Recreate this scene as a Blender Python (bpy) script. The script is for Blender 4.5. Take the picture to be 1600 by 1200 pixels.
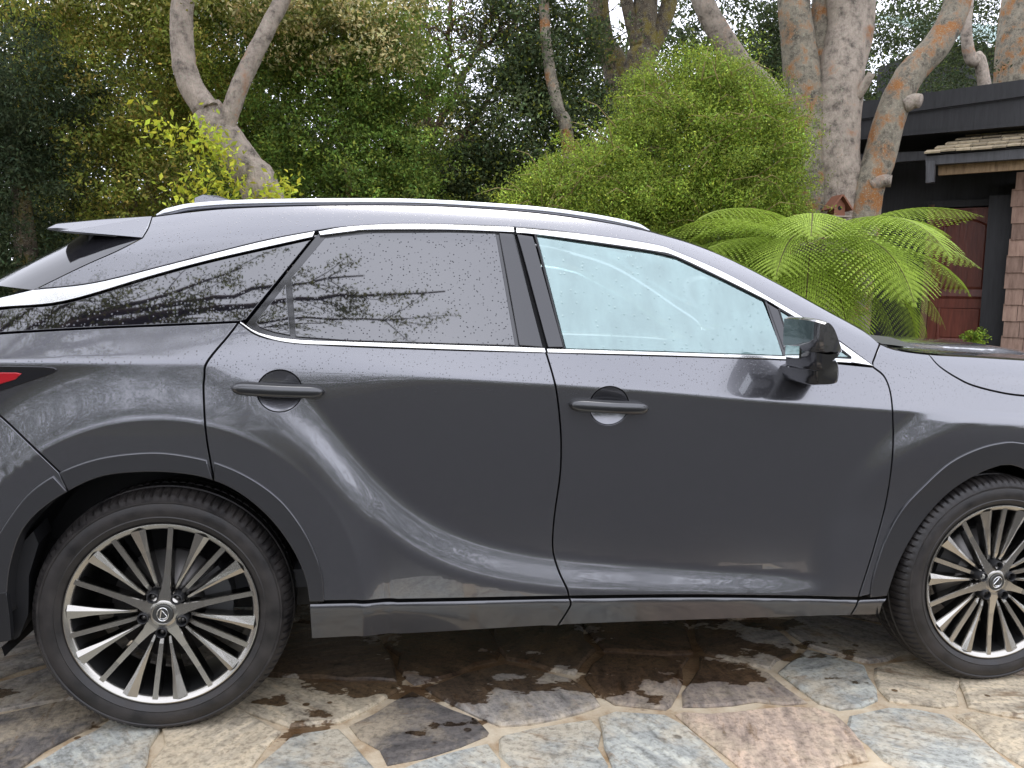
import bpy, bmesh, math, random
import numpy as np
from mathutils import Vector, Matrix
from mathutils.geometry import delaunay_2d_cdt
for o in list(bpy.data.objects): bpy.data.objects.remove(o)
random.seed(4); RNG = np.random.default_rng(7)
SC = bpy.context.scene; COL = SC.collection

# ------------------------------------------------------------------ camera
YAW, PITCH, ROLL = [math.radians(a) for a in (9.36, -5.85, 1.2)]
CAM = np.array([.634, -2.569, 1.341]); FPX = 1300.0
def cam_axes():
    cy, sy = math.cos(YAW), math.sin(YAW); cp, sp = math.cos(PITCH), math.sin(PITCH)
    F = np.array([sy*cp, cy*cp, sp]); r = np.array([cy, -sy, 0]); u = np.cross(r, F)
    c, s = math.cos(ROLL), math.sin(ROLL)
    return np.array([c*r+s*u, -s*r+c*u, F])
AX = cam_axes()
cd = bpy.data.cameras.new('camera'); cam = bpy.data.objects.new('camera', cd); COL.objects.link(cam)
cd.sensor_width = 36; cd.lens = FPX/1600*36; cd.clip_end = 2000; cd.clip_start = .05
M4 = Matrix.Identity(4)
for i in range(3):
    M4[i][0] = AX[0][i]; M4[i][1] = AX[1][i]; M4[i][2] = -AX[2][i]; M4[i][3] = CAM[i]
cam.matrix_world = M4; SC.camera = cam
SC.render.resolution_x = 1024; SC.render.resolution_y = 768

# ------------------------------------------------------------------ world, sun, exposure
SUN_EL, SUN_AZ = math.radians(64), math.radians(15)
W = bpy.data.worlds.new('World'); SC.world = W; W.use_nodes = True
nt = W.node_tree; nt.nodes.clear()
def wn(t, **k):
    n = nt.nodes.new(t)
    for a, b in k.items(): setattr(n, a, b)
    return n
sky = wn('ShaderNodeTexSky', sky_type='NISHITA', sun_disc=False, sun_elevation=SUN_EL, sun_rotation=SUN_AZ, air_density=1.0, dust_density=3.0)
tc = wn('ShaderNodeTexCoord'); noi = wn('ShaderNodeTexNoise'); noi.inputs['Scale'].default_value = 2.2; noi.inputs['Detail'].default_value = 6
ramp = wn('ShaderNodeValToRGB')          # overcast layer: soft cloud tones
ramp.color_ramp.elements[0].position = .30; ramp.color_ramp.elements[0].color = (21.5, 22.2, 25.4, 1)
ramp.color_ramp.elements[1].position = .72; ramp.color_ramp.elements[1].color = (28, 28.6, 31.8, 1)
mix = wn('ShaderNodeMix', data_type='RGBA'); mix.inputs[0].default_value = .88
bg = wn('ShaderNodeBackground'); bg.inputs[1].default_value = .1; out = wn('ShaderNodeOutputWorld')
L = nt.links.new
L(tc.outputs['Generated'], noi.inputs['Vector']); L(noi.outputs['Fac'], ramp.inputs['Fac'])
L(sky.outputs[0], mix.inputs[6]); L(ramp.outputs[0], mix.inputs[7]); L(mix.outputs[2], bg.inputs[0]); L(bg.outputs[0], out.inputs[0])
sd = bpy.data.lights.new('sun', 'SUN'); sun = bpy.data.objects.new('sun', sd); COL.objects.link(sun)
sd.energy = 1.2; sd.angle = math.radians(25); sd.color = (1, .96, .9)
sdir = Vector((math.sin(SUN_AZ)*math.cos(SUN_EL), math.cos(SUN_AZ)*math.cos(SUN_EL), math.sin(SUN_EL)))
sun.rotation_euler = sdir.to_track_quat('Z', 'Y').to_euler(); sun.location = (0, 0, 12)
SC.view_settings.view_transform = 'Standard'; SC.view_settings.look = 'None'; SC.view_settings.exposure = 0.0; SC.view_settings.gamma = 1

# ------------------------------------------------------------------ helpers: pixels to positions
def rays(px):
    px = np.atleast_2d(np.array(px, float))
    return np.stack([(px[:, 0]-800)/FPX, (600-px[:, 1])/FPX, np.ones(len(px))], 1) @ AX
def on_y(px, y):
    d = rays(px); t = (y-CAM[1])/d[:, 1]; return CAM+d*t[:, None]
def on_ground(px, z=0):
    d = rays(px); t = (z-CAM[2])/d[:, 2]; return CAM+d*t[:, None]
def on_plane(px, p, n):
    d = rays(px); n = np.array(n, float); t = ((np.array(p)-CAM)@n)/(d@n); return CAM+d*t[:, None]
def sstep(t): t = np.clip(t, 0, 1); return t*t*(3-2*t)
def smooth_curve(p, n=6):
    p = np.array(p, float)
    if len(p) < 3: 
        t = np.linspace(0, 1, n*2)[:, None]; return p[0]*(1-t)+p[1]*t
    q = np.vstack([2*p[0]-p[1], p, 2*p[-1]-p[-2]]); o = []
    for i in range(1, len(q)-2):
        for t in np.linspace(0, 1, n, endpoint=False):
            a, b, c, d = q[i-1], q[i], q[i+1], q[i+2]
            o.append(.5*((2*b)+(c-a)*t+(2*a-5*b+4*c-d)*t*t+(3*b-a-3*c+d)*t**3))
    o.append(q[-2]); return np.array(o)

# ------------------------------------------------------------------ helpers: objects
def tag(o, label=None, cat=None, group=None, kind=None):
    for k, v in (('label', label), ('category', cat), ('group', group), ('kind', kind)):
        if v: o[k] = v
    return o
def empty(name, loc=(0, 0, 0)):
    o = bpy.data.objects.new(name, None); COL.objects.link(o); o.location = loc; o.empty_display_size = .1; return o
def attach(o, p):
    o.parent = p
    if p is not None:
        o.matrix_parent_inverse = p_world(p).inverted()
def p_world(p):
    m = Matrix.LocRotScale(p.location, p.rotation_euler, p.scale)
    if p.parent is not None: m = p_world(p.parent) @ p.matrix_parent_inverse @ m
    return m
def link(name, me, mat, parent=None, smooth=True):
    if mat is not None:
        for m in (mat if isinstance(mat, (list, tuple)) else [mat]): me.materials.append(m)
    if smooth: me.polygons.foreach_set('use_smooth', [True]*len(me.polygons))
    o = bpy.data.objects.new(name, me); COL.objects.link(o)
    if parent is not None: attach(o, parent)
    return o
def mesh_np(name, V, F, mat, parent=None, smooth=True, normals=None, mats=None):
    me = bpy.data.meshes.new(name); me.from_pydata([tuple(v) for v in np.asarray(V).tolist()], [], [tuple(f) for f in F])
    if mats is not None: me.polygons.foreach_set('material_index', list(mats))
    o = link(name, me, mat, parent, smooth)
    if normals is not None: me.normals_split_custom_set_from_vertices([tuple(n) for n in np.asarray(normals).tolist()])
    me.update(); return o
class MB:
    def __init__(s): s.v = []; s.f = []; s.m = []
    def add(s, V, F, mi=0):
        b = len(s.v); s.v += [tuple(map(float, v)) for v in V]; s.f += [tuple(i+b for i in f) for f in F]; s.m += [mi]*len(F)
    def box(s, c, d, R=None, mi=0):
        c = np.array(c, float); d = np.array(d, float)/2; R = np.eye(3) if R is None else np.array(R)
        P = np.array([[x, y, z] for x in (-1, 1) for y in (-1, 1) for z in (-1, 1)])*d
        s.add(c+P@R.T, [(0, 1, 3, 2), (4, 6, 7, 5), (0, 4, 5, 1), (2, 3, 7, 6), (0, 2, 6, 4), (1, 5, 7, 3)], mi)
    def tube(s, P, r, n=8, mi=0, squash=None, cap=True):
        P = np.array(P, float); r = np.broadcast_to(np.array(r, float), (len(P),)); V = []; F = []
        up = None
        for i in range(len(P)):
            t = P[min(i+1, len(P)-1)]-P[max(i-1, 0)]; t = t/(np.linalg.norm(t)+1e-9)
            if up is None: up = np.array([0, 0, 1.]) if abs(t[2]) < .9 else np.array([1., 0, 0])
            a = np.cross(up, t); a /= np.linalg.norm(a)+1e-9; b = np.cross(t, a); up = b
            k1, k2 = squash if squash else (1, 1)
            for j in range(n):
                w = 2*math.pi*j/n; V.append(P[i]+r[i]*(a*math.cos(w)*k1+b*math.sin(w)*k2))
        for i in range(len(P)-1):
            for j in range(n): F.append((i*n+j, i*n+(j+1) % n, (i+1)*n+(j+1) % n, (i+1)*n+j))
        if cap: F.append(tuple(range(n-1, -1, -1))); F.append(tuple((len(P)-1)*n+j for j in range(n)))
        s.add(V, F, mi)
    def build(s, name, mat, parent=None, smooth=False): return mesh_np(name, np.array(s.v), s.f, mat, parent, smooth, mats=s.m)

# ------------------------------------------------------------------ materials
def mat(name):
    m = bpy.data.materials.new(name); m.use_nodes = True; n = m.node_tree
    return m, n, n.nodes['Principled BSDF']
def nd(n, t, **k):
    x = n.nodes.new(t)
    for a, b in k.items():
        if a == 'inp':
            for c, d in b.items(): x.inputs[c].default_value = d
        else: setattr(x, a, b)
    return x
def simple(name, col, rough=.5, metal=0, **k):
    m, n, b = mat(name); b.inputs['Base Color'].default_value = (*col, 1); b.inputs['Roughness'].default_value = rough; b.inputs['Metallic'].default_value = metal
    for a, v in k.items(): b.inputs[a.replace('_', ' ')].default_value = v
    return m
def noise_col(n, scale, cols, detail=6, vec=None, rough=.6):
    t = nd(n, 'ShaderNodeTexNoise', inp={'Scale': scale, 'Detail': detail, 'Roughness': rough})
    if vec is not None: n.links.new(vec, t.inputs['Vector'])
    r = nd(n, 'ShaderNodeValToRGB'); e = r.color_ramp.elements
    while len(e) < len(cols): e.new(.5)
    for i, (p, c) in enumerate(cols): e[i].position = p; e[i].color = (*c, 1)
    n.links.new(t.outputs['Fac'], r.inputs['Fac']); return t, r
def bump(n, b, h, strength=.3, dist=.01, sock='Normal'):
    x = nd(n, 'ShaderNodeBump', inp={'Strength': strength, 'Distance': dist}); n.links.new(h, x.inputs['Height']); n.links.new(x.outputs[0], b.inputs[sock]); return x
def drops(n, scale, keep):
    # small rain drops: sparse round cells on the surface
    tc_ = nd(n, 'ShaderNodeTexCoord')
    v = nd(n, 'ShaderNodeTexVoronoi', inp={'Scale': scale}); n.links.new(tc_.outputs['Object'], v.inputs['Vector'])
    a = nd(n, 'ShaderNodeMapRange', inp={'From Min': .12, 'From Max': .30, 'To Min': 1, 'To Max': 0}); a.interpolation_type = 'SMOOTHSTEP'; n.links.new(v.outputs['Distance'], a.inputs[0])
    sp = nd(n, 'ShaderNodeSeparateColor'); n.links.new(v.outputs['Color'], sp.inputs[0])
    c = nd(n, 'ShaderNodeMath', operation='GREATER_THAN'); c.inputs[1].default_value = 1-keep; n.links.new(sp.outputs[0], c.inputs[0])
    m_ = nd(n, 'ShaderNodeMath', operation='MULTIPLY'); n.links.new(a.outputs[0], m_.inputs[0]); n.links.new(c.outputs[0], m_.inputs[1])
    return m_.outputs[0], tc_
def make_paint(name, col, rough, coat=1.0, dr=.55):
    m, n, b = mat(name)
    b.inputs['Base Color'].default_value = (*col, 1); b.inputs['Metallic'].default_value = .82; b.inputs['Roughness'].default_value = rough
    b.inputs['Coat Weight'].default_value = coat; b.inputs['Coat Roughness'].default_value = .035; b.inputs['Coat IOR'].default_value = 1.78
    if dr:
        h, t = drops(n, 115, dr); sz = nd(n, 'ShaderNodeSeparateXYZ'); n.links.new(t.outputs['Object'], sz.inputs[0])
        up_ = nd(n, 'ShaderNodeMapRange', inp={'From Min': .98, 'From Max': 1.08, 'To Min': 0, 'To Max': 1}); n.links.new(sz.outputs[2], up_.inputs[0])   # rain beads lie on the upper panels
        k = nd(n, 'ShaderNodeMath', operation='MULTIPLY'); n.links.new(h, k.inputs[0]); n.links.new(up_.outputs[0], k.inputs[1])
        bump(n, b, k.outputs[0], .5, .0012, 'Coat Normal')
        n2 = nd(n, 'ShaderNodeTexNoise', inp={'Scale': 3, 'Detail': 5}); n.links.new(t.outputs['Object'], n2.inputs['Vector'])
        r = nd(n, 'ShaderNodeMapRange', inp={'From Min': .45, 'From Max': .75, 'To Min': .02, 'To Max': .10}); n.links.new(n2.outputs['Fac'], r.inputs[0]); n.links.new(r.outputs[0], b.inputs['Coat Roughness'])
        cm = nd(n, 'ShaderNodeMix', data_type='RGBA'); n.links.new(k.outputs[0], cm.inputs[0]); cm.inputs[6].default_value = (*col, 1); cm.inputs[7].default_value = (*[c*.35 for c in col], 1); n.links.new(cm.outputs[2], b.inputs['Base Color'])
    return m
PAINT = make_paint('grey_metallic_paint', (.150, .151, .163), .24)
CLAD = make_paint('dark_grey_trim_paint', (.085, .085, .09), .34, .7, 0)
MIRM = make_paint('dark_mirror_paint', (.05, .05, .054), .25, 1.0, 0)
HANDLEM = make_paint('dark_handle_paint', (.055, .056, .058), .34, .6, 0)
CHROME = simple('satin_bright_trim', (.80, .80, .78), .16, 1.0)
RAILM = simple('satin_aluminium_rail', (.62, .63, .66), .28, 1.0)
BLACK = simple('black_plastic', (.012, .012, .013), .45)
GLOSSB = simple('gloss_black', (.012, .012, .014), .06, 0, IOR=1.75)
SHADOWB = simple('black_inner_panel', (.006, .006, .006), .8)
RUBBER = None
def make_tint():
    m, n, b = mat('privacy_glass'); b.inputs['Base Color'].default_value = (.008, .008, .012, 1); b.inputs['Roughness'].default_value = .02; b.inputs['IOR'].default_value = 2.45
    h, t = drops(n, 105, .6); bump(n, b, h, .4, .001); r = nd(n, 'ShaderNodeMapRange', inp={'To Min': 2.3, 'To Max': 1.35}); n.links.new(h, r.inputs[0]); n.links.new(r.outputs[0], b.inputs['IOR']); return m
TINT = make_tint()
def make_fogglass():
    m, n, b = mat('misted_window_glass'); n.nodes.remove(b); o = n.nodes['Material Output']
    tcx = nd(n, 'ShaderNodeTexCoord')
    mp = nd(n, 'ShaderNodeMapping'); mp.inputs['Scale'].default_value = (7, 7, 1.3); n.links.new(tcx.outputs['Object'], mp.inputs[0])
    t = nd(n, 'ShaderNodeTexNoise', inp={'Scale': 2.2, 'Detail': 7}); n.links.new(mp.outputs[0], t.inputs['Vector'])
    g = nd(n, 'ShaderNodeBsdfGlossy', inp={'Color': (.86, 1, .99, 1), 'Roughness': .03})
    h, _ = drops(n, 62, .4); bp = nd(n, 'ShaderNodeBump', inp={'Strength': .7, 'Distance': .002}); n.links.new(h, bp.inputs['Height']); n.links.new(bp.outputs[0], g.inputs['Normal'])
    tr = nd(n, 'ShaderNodeBsdfTransparent', inp={'Color': (.68, .86, .85, 1)})
    df = nd(n, 'ShaderNodeBsdfDiffuse', inp={'Color': (.50, .76, .73, 1)})
    tl = nd(n, 'ShaderNodeBsdfTranslucent', inp={'Color': (.6, .75, .75, 1)})
    m0 = nd(n, 'ShaderNodeMixShader', inp={0: .35}); n.links.new(df.outputs[0], m0.inputs[1]); n.links.new(tl.outputs[0], m0.inputs[2])
    r = nd(n, 'ShaderNodeMapRange', inp={'From Min': .35, 'From Max': .7, 'To Min': .44, 'To Max': .62}); n.links.new(t.outputs['Fac'], r.inputs[0])
    m1 = nd(n, 'ShaderNodeMixShader'); n.links.new(r.outputs[0], m1.inputs[0]); n.links.new(tr.outputs[0], m1.inputs[1]); n.links.new(m0.outputs[0], m1.inputs[2])
    fr = nd(n, 'ShaderNodeFresnel', inp={'IOR': 2.5}); m2 = nd(n, 'ShaderNodeMixShader')
    n.links.new(fr.outputs[0], m2.inputs[0]); n.links.new(m1.outputs[0], m2.inputs[1]); n.links.new(g.outputs[0], m2.inputs[2]); n.links.new(m2.outputs[0], o.inputs[0])
    return m
FOG = make_fogglass()
def make_rubber():
    m, n, b = mat('wet_tyre_rubber'); t = nd(n, 'ShaderNodeTexCoord')
    a, r = noise_col(n, 14, [(.35, (.012, .011, .011)), (.7, (.034, .029, .026))], vec=t.outputs['Object']); n.links.new(r.outputs[0], b.inputs['Base Color'])
    rr = nd(n, 'ShaderNodeMapRange', inp={'From Min': .35, 'From Max': .65, 'To Min': .35, 'To Max': .62}); n.links.new(a.outputs['Fac'], rr.inputs[0]); n.links.new(rr.outputs[0], b.inputs['Roughness'])
    f = nd(n, 'ShaderNodeTexNoise', inp={'Scale': 220, 'Detail': 3}); n.links.new(t.outputs['Object'], f.inputs['Vector']); bump(n, b, f.outputs['Fac'], .25, .002); return m
RUBBER = make_rubber()
ALLOY = simple('machined_dark_alloy', (.46, .44, .40), .24, .95)
ALLOYS = simple('polished_alloy_side', (.52, .51, .49), .16, 1.0)
DARKM = simple('dark_metal', (.03, .03, .03), .4, .6)
STEEL = simple('brake_steel', (.22, .21, .20), .38, .9)
REDL = simple('red_lamp_lens', (.45, .012, .02), .08, 0, Coat_Weight=1.0)
INTER = simple('charcoal_upholstery', (.05, .05, .052), .7)
def leafmat(name, rough=.5, trans=.3):
    m, n, b = mat(name); a = nd(n, 'ShaderNodeAttribute', attribute_name='leaf'); o = n.nodes['Material Output']
    n.links.new(a.outputs['Color'], b.inputs['Base Color']); b.inputs['Roughness'].default_value = rough; b.inputs['Specular IOR Level'].default_value = .18
    tl = nd(n, 'ShaderNodeBsdfTranslucent'); n.links.new(a.outputs['Color'], tl.inputs[0]); mx = nd(n, 'ShaderNodeMixShader', inp={0: trans})
    n.links.new(b.outputs[0], mx.inputs[1]); n.links.new(tl.outputs[0], mx.inputs[2]); n.links.new(mx.outputs[0], o.inputs[0]); return m
LEAF = leafmat('leaf', .6, .35); LEAFW = leafmat('glossy_leaf', .35, .25)
def barkmat(name, base, light, orange, amt, scale=6):
    m, n, b = mat(name); t = nd(n, 'ShaderNodeTexCoord')
    a, r = noise_col(n, scale*1.6, [(.34, tuple(v*.55 for v in base)), (.50, tuple((x+y)/2 for x, y in zip(base, light))), (.72, light)], vec=t.outputs['Object'], detail=9, rough=.7)
    o_, ro = noise_col(n, scale*.8, [(amt-.06, (0, 0, 0)), (amt+.06, (1, 1, 1))], vec=t.outputs['Object'], detail=7, rough=.65)
    mx = nd(n, 'ShaderNodeMix', data_type='RGBA'); n.links.new(ro.outputs[0], mx.inputs[0]); n.links.new(r.outputs[0], mx.inputs[6]); mx.inputs[7].default_value = (*orange, 1)
    l_, rl = noise_col(n, scale*13, [(.57, (0, 0, 0)), (.64, (1, 1, 1))], vec=t.outputs['Object'], detail=5)
    m2 = nd(n, 'ShaderNodeMix', data_type='RGBA'); n.links.new(rl.outputs[0], m2.inputs[0]); n.links.new(mx.outputs[2], m2.inputs[6]); m2.inputs[7].default_value = (.38, .38, .28, 1)
    n.links.new(m2.outputs[2], b.inputs['Base Color']); b.inputs['Roughness'].default_value = .85
    mp = nd(n, 'ShaderNodeMapping'); mp.inputs['Scale'].default_value = (1, 1, .35); n.links.new(t.outputs['Object'], mp.inputs[0])
    f = nd(n, 'ShaderNodeTexNoise', inp={'Scale': scale*5, 'Detail': 8, 'Roughness': .7}); n.links.new(mp.outputs[0], f.inputs['Vector']); bump(n, b, f.outputs['Fac'], 1.0, .06); return m
BARKG = barkmat('pale_grey_bark', (.23, .185, .15), (.64, .53, .43), (.40, .20, .10), .64)
BARKO = barkmat('lichen_orange_bark', (.16, .135, .10), (.46, .40, .30), (.38, .16, .045), .56)
BARKD = barkmat('mossy_brown_bark', (.07, .05, .035), (.22, .17, .11), (.22, .17, .03), .55)
TWIG = simple('brown_twig', (.10, .065, .04), .9)

# ------------------------------------------------------------------ ground, terrain
def wet_shade_nodes(n, col_sock, b, rough_dry=.75):
    g = nd(n, 'ShaderNodeNewGeometry'); sp = nd(n, 'ShaderNodeSeparateXYZ'); n.links.new(g.outputs['Position'], sp.inputs[0])
    def mr(s, a, b_, c, d):
        x = nd(n, 'ShaderNodeMapRange', inp={'From Min': a, 'From Max': b_, 'To Min': c, 'To Max': d}); x.interpolation_type = 'SMOOTHSTEP'; n.links.new(s, x.inputs[0]); return x.outputs[0]
    def ma(op, p, q):
        x = nd(n, 'ShaderNodeMath', operation=op)
        for i, v in enumerate((p, q)):
            if isinstance(v, (int, float)): x.inputs[i].default_value = v
            else: n.links.new(v, x.inputs[i])
        return x.outputs[0]
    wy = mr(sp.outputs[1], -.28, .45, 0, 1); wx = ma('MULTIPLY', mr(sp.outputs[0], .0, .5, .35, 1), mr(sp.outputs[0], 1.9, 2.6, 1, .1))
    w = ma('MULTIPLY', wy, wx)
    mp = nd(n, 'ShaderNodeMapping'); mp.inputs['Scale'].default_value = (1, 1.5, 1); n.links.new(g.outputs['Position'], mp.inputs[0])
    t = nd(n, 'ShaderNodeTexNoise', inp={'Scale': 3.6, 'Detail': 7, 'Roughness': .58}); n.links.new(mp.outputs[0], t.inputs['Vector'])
    s = ma('ADD', ma('MULTIPLY', w, .335), t.outputs['Fac']); wet = mr(s, .685, .715, 0, 1)  # wet patches, with coverage raised under the car to paint in its shade
    v = nd(n, 'ShaderNodeTexVoronoi', inp={'Scale': 7}); n.links.new(g.outputs['Position'], v.inputs['Vector'])   # scattered drips
    spot = ma('MULTIPLY', mr(v.outputs['Distance'], .08, .11, 1, 0), mr(sp.outputs[1], -.5, 0, .0, 1)); wet = ma('MAXIMUM', wet, spot)
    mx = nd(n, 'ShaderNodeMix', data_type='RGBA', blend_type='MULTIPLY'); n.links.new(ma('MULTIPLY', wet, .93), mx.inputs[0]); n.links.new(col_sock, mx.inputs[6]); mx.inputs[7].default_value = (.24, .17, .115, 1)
    n.links.new(mx.outputs[2], b.inputs['Base Color'])
    n.links.new(mr(wet, 0, 1, rough_dry, .16), b.inputs['Roughness']); return wet
def make_stone():
    m, n, b = mat('flagstone'); oi = nd(n, 'ShaderNodeObjectInfo'); t = nd(n, 'ShaderNodeTexCoord')
    g = nd(n, 'ShaderNodeNewGeometry'); vr = nd(n, 'ShaderNodeVectorRotate', rotation_type='Z_AXIS'); n.links.new(g.outputs['Position'], vr.inputs['Vector'])
    mu = nd(n, 'ShaderNodeMath', operation='MULTIPLY'); mu.inputs[1].default_value = 6.28; n.links.new(oi.outputs['Random'], mu.inputs[0]); n.links.new(mu.outputs[0], vr.inputs['Angle'])
    mp = nd(n, 'ShaderNodeMapping'); mp.inputs['Scale'].default_value = (1, 3.6, 1); n.links.new(vr.outputs[0], mp.inputs[0])
    a, r = noise_col(n, 5.5, [(.30, (.36, .35, .33)), (.48, (.90, .88, .84)), (.70, (1.55, 1.47, 1.30))], vec=mp.outputs[0], detail=10, rough=.68)
    mx = nd(n, 'ShaderNodeMix', data_type='RGBA', blend_type='MULTIPLY', inp={0: 1.0}); n.links.new(oi.outputs['Color'], mx.inputs[6]); n.links.new(r.outputs[0], mx.inputs[7])
    # sandy film and rust stains
    s1, r1 = noise_col(n, 2.6, [(.47, (0, 0, 0)), (.60, (1, 1, 1))], vec=g.outputs['Position'], detail=9, rough=.7)
    m2 = nd(n, 'ShaderNodeMix', data_type='RGBA'); k = nd(n, 'ShaderNodeMath', operation='MULTIPLY'); k.inputs[1].default_value = .55; n.links.new(r1.outputs[0], k.inputs[0]); n.links.new(k.outputs[0], m2.inputs[0])
    n.links.new(mx.outputs[2], m2.inputs[6]); m2.inputs[7].default_value = (.56, .46, .31, 1)
    s2, r2 = noise_col(n, 4.2, [(.565, (0, 0, 0)), (.63, (1, 1, 1))], vec=mp.outputs[0], detail=10, rough=.74)
    m3 = nd(n, 'ShaderNodeMix', data_type='RGBA'); k2 = nd(n, 'ShaderNodeMath', operation='MULTIPLY'); k2.inputs[1].default_value = .6; n.links.new(r2.outputs[0], k2.inputs[0]); n.links.new(k2.outputs[0], m3.inputs[0])
    n.links.new(m2.outputs[2], m3.inputs[6]); m3.inputs[7].default_value = (.20, .115, .045, 1)
    f, rf = noise_col(n, 48, [(.38, (.42, .40, .37)), (.52, (1, 1, 1)), (.7, (1.15, 1.13, 1.08))], vec=g.outputs['Position'], detail=8, rough=.75)
    m4 = nd(n, 'ShaderNodeMix', data_type='RGBA', blend_type='MULTIPLY', inp={0: .75}); n.links.new(m3.outputs[2], m4.inputs[6]); n.links.new(rf.outputs[0], m4.inputs[7])
    wet_shade_nodes(n, m4.outputs[2], b)
    ad = nd(n, 'ShaderNodeMath', operation='ADD'); n.links.new(a.outputs['Fac'], ad.inputs[0]); k3 = nd(n, 'ShaderNodeMath', operation='MULTIPLY'); k3.inputs[1].default_value = .35; n.links.new(f.outputs['Fac'], k3.inputs[0]); n.links.new(k3.outputs[0], ad.inputs[1])
    bump(n, b, ad.outputs[0], .55, .014); return m
STONE = make_stone()
def make_mortar():
    m, n, b = mat('sandy_mortar'); g = nd(n, 'ShaderNodeNewGeometry')
    a, r = noise_col(n, 6, [(.35, (.30, .19, .09)), (.5, (.50, .40, .27)), (.65, (.62, .53, .38))], vec=g.outputs['Position'], detail=9, rough=.7)
    wet_shade_nodes(n, r.outputs[0], b, .9); f = nd(n, 'ShaderNodeTexNoise', inp={'Scale': 120, 'Detail': 4}); n.links.new(g.outputs['Position'], f.inputs['Vector']); bump(n, b, f.outputs['Fac'], .5, .006); return m
def make_soil():
    m, n, b = mat('leafy_soil'); g = nd(n, 'ShaderNodeNewGeometry')
    a, r = noise_col(n, 1.2, [(.3, (.035, .028, .018)), (.55, (.06, .055, .025)), (.7, (.05, .07, .022))], vec=g.outputs['Position'], detail=9, rough=.7); n.links.new(r.outputs[0], b.inputs['Base Color']); b.inputs['Roughness'].default_value = .95; bump(n, b, a.outputs['Fac'], .6, .1); return m
SOIL = make_soil()
def terrain_z(x, y):
    x = np.asarray(x, float); y = np.asarray(y, float)
    return .62*sstep((y-3.4)/5.0)+.5*sstep((y-12)/25)-.03
gx = np.concatenate([np.linspace(-600, -40, 8), np.linspace(-30, 40, 57), np.linspace(60, 600, 8)]); gy = np.concatenate([np.linspace(-600, -40, 8), np.linspace(-30, 40, 71), np.linspace(60, 600, 8)])
GX, GY = np.meshgrid(gx, gy); GZ = terrain_z(GX, GY)
nx = len(gx); ff = [(j*nx+i, j*nx+i+1, (j+1)*nx+i+1, (j+1)*nx+i) for j in range(len(gy)-1) for i in range(nx-1)]
tag(mesh_np('ground', np.stack([GX, GY, GZ], -1).reshape(-1, 3), ff, SOIL), kind='structure')
# unseen asphalt lane, added to keep the door reflections dark
def make_asphalt():
    m, n, b = mat('added_dark_asphalt'); g = nd(n, 'ShaderNodeNewGeometry'); a, r = noise_col(n, 40, [(.3, (.022, .022, .023)), (.7, (.06, .058, .055))], vec=g.outputs['Position'], detail=8); n.links.new(r.outputs[0], b.inputs['Base Color']); b.inputs['Roughness'].default_value = .9; b.inputs['Specular IOR Level'].default_value = .2; bump(n, b, a.outputs['Fac'], .5, .01); return m
mb = MB(); mb.box((2, -3.225, -.060), (40, 4.83, .1)); tag(mb.build('road', make_asphalt()), kind='structure')
# driveway of crazy paving
DX0, DX1, DY0, DY1 = -5.5, 8.0, -.80, 3.3
mb = MB(); mb.box(((DX0+DX1)/2, (DY0+DY1)/2, -.062), (DX1-DX0, DY1-DY0, .1)); drive = tag(mb.build('driveway', make_mortar()), kind='structure')
def clip_half(poly, p, nrm):
    o = []
    for i in range(len(poly)):
        a, b = poly[i], poly[(i+1) % len(poly)]; da, db = (a-p)@nrm, (b-p)@nrm
        if da <= 0: o.append(a)
        if (da < 0 < db) or (db < 0 < da): o.append(a+(b-a)*(da/(da-db)))
    return o
CREAM, GREY, BLUE, DARK, PINK, BROWN = (.50, .44, .34), (.33, .31, .29), (.40, .42, .40), (.12, .11, .105), (.52, .41, .33), (.26, .22, .19)
SEEDS = [((790, 1075), GREY), ((640, 1148), DARK), ((490, 1085), CREAM), ((500, 1192), BLUE), ((150, 1185), BLUE), ((30, 1150), DARK), ((330, 1165), CREAM), ((1210, 1150), PINK), ((1490, 1160), BLUE), ((1440, 1062), CREAM),
         ((1575, 1090), CREAM), ((1140, 1062), BROWN), ((1290, 1045), BLUE), ((1180, 1012), GREY), ((1020, 1195), BLUE), ((880, 1195), BLUE), ((700, 1215), BLUE), ((1010, 1040), BROWN), ((700, 1015), BROWN), ((520, 1035), GREY), ((860, 1008), GREY), ((1330, 1005), GREY),
         ((70, 1060), GREY), ((20, 1030), GREY), ((1590, 1150), CREAM), ((1540, 1010), BROWN), ((1000, 1000), BROWN)]
seeds = [(on_ground([p])[0][:2], c) for p, c in SEEDS]
for j in range(40):
    for i in range(40):
        p = np.array([DX0+.35+i*.72+(.36 if j % 2 else 0), DY0+.3+j*.66])+RNG.uniform(-.24, .24, 2)
        if p[0] > DX1-.1 or p[1] > DY1-.1: continue
        if -1.0 < p[0] < 3.6 and -.75 < p[1] < .75 and min(np.linalg.norm(p-s[0]) for s in seeds) < (.42 if -.5 < p[0] < 3.1 and -.5 < p[1] < .6 else .3): continue
        seeds.append((p, random.choice([DARK, BROWN, BROWN]) if p[1] < -.5 else random.choice([CREAM, CREAM, GREY, BLUE, BLUE, PINK, BROWN])))  # unseen stones near the lane darkened to dim their reflection in the doors
PS = np.array([s[0] for s in seeds])
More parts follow.
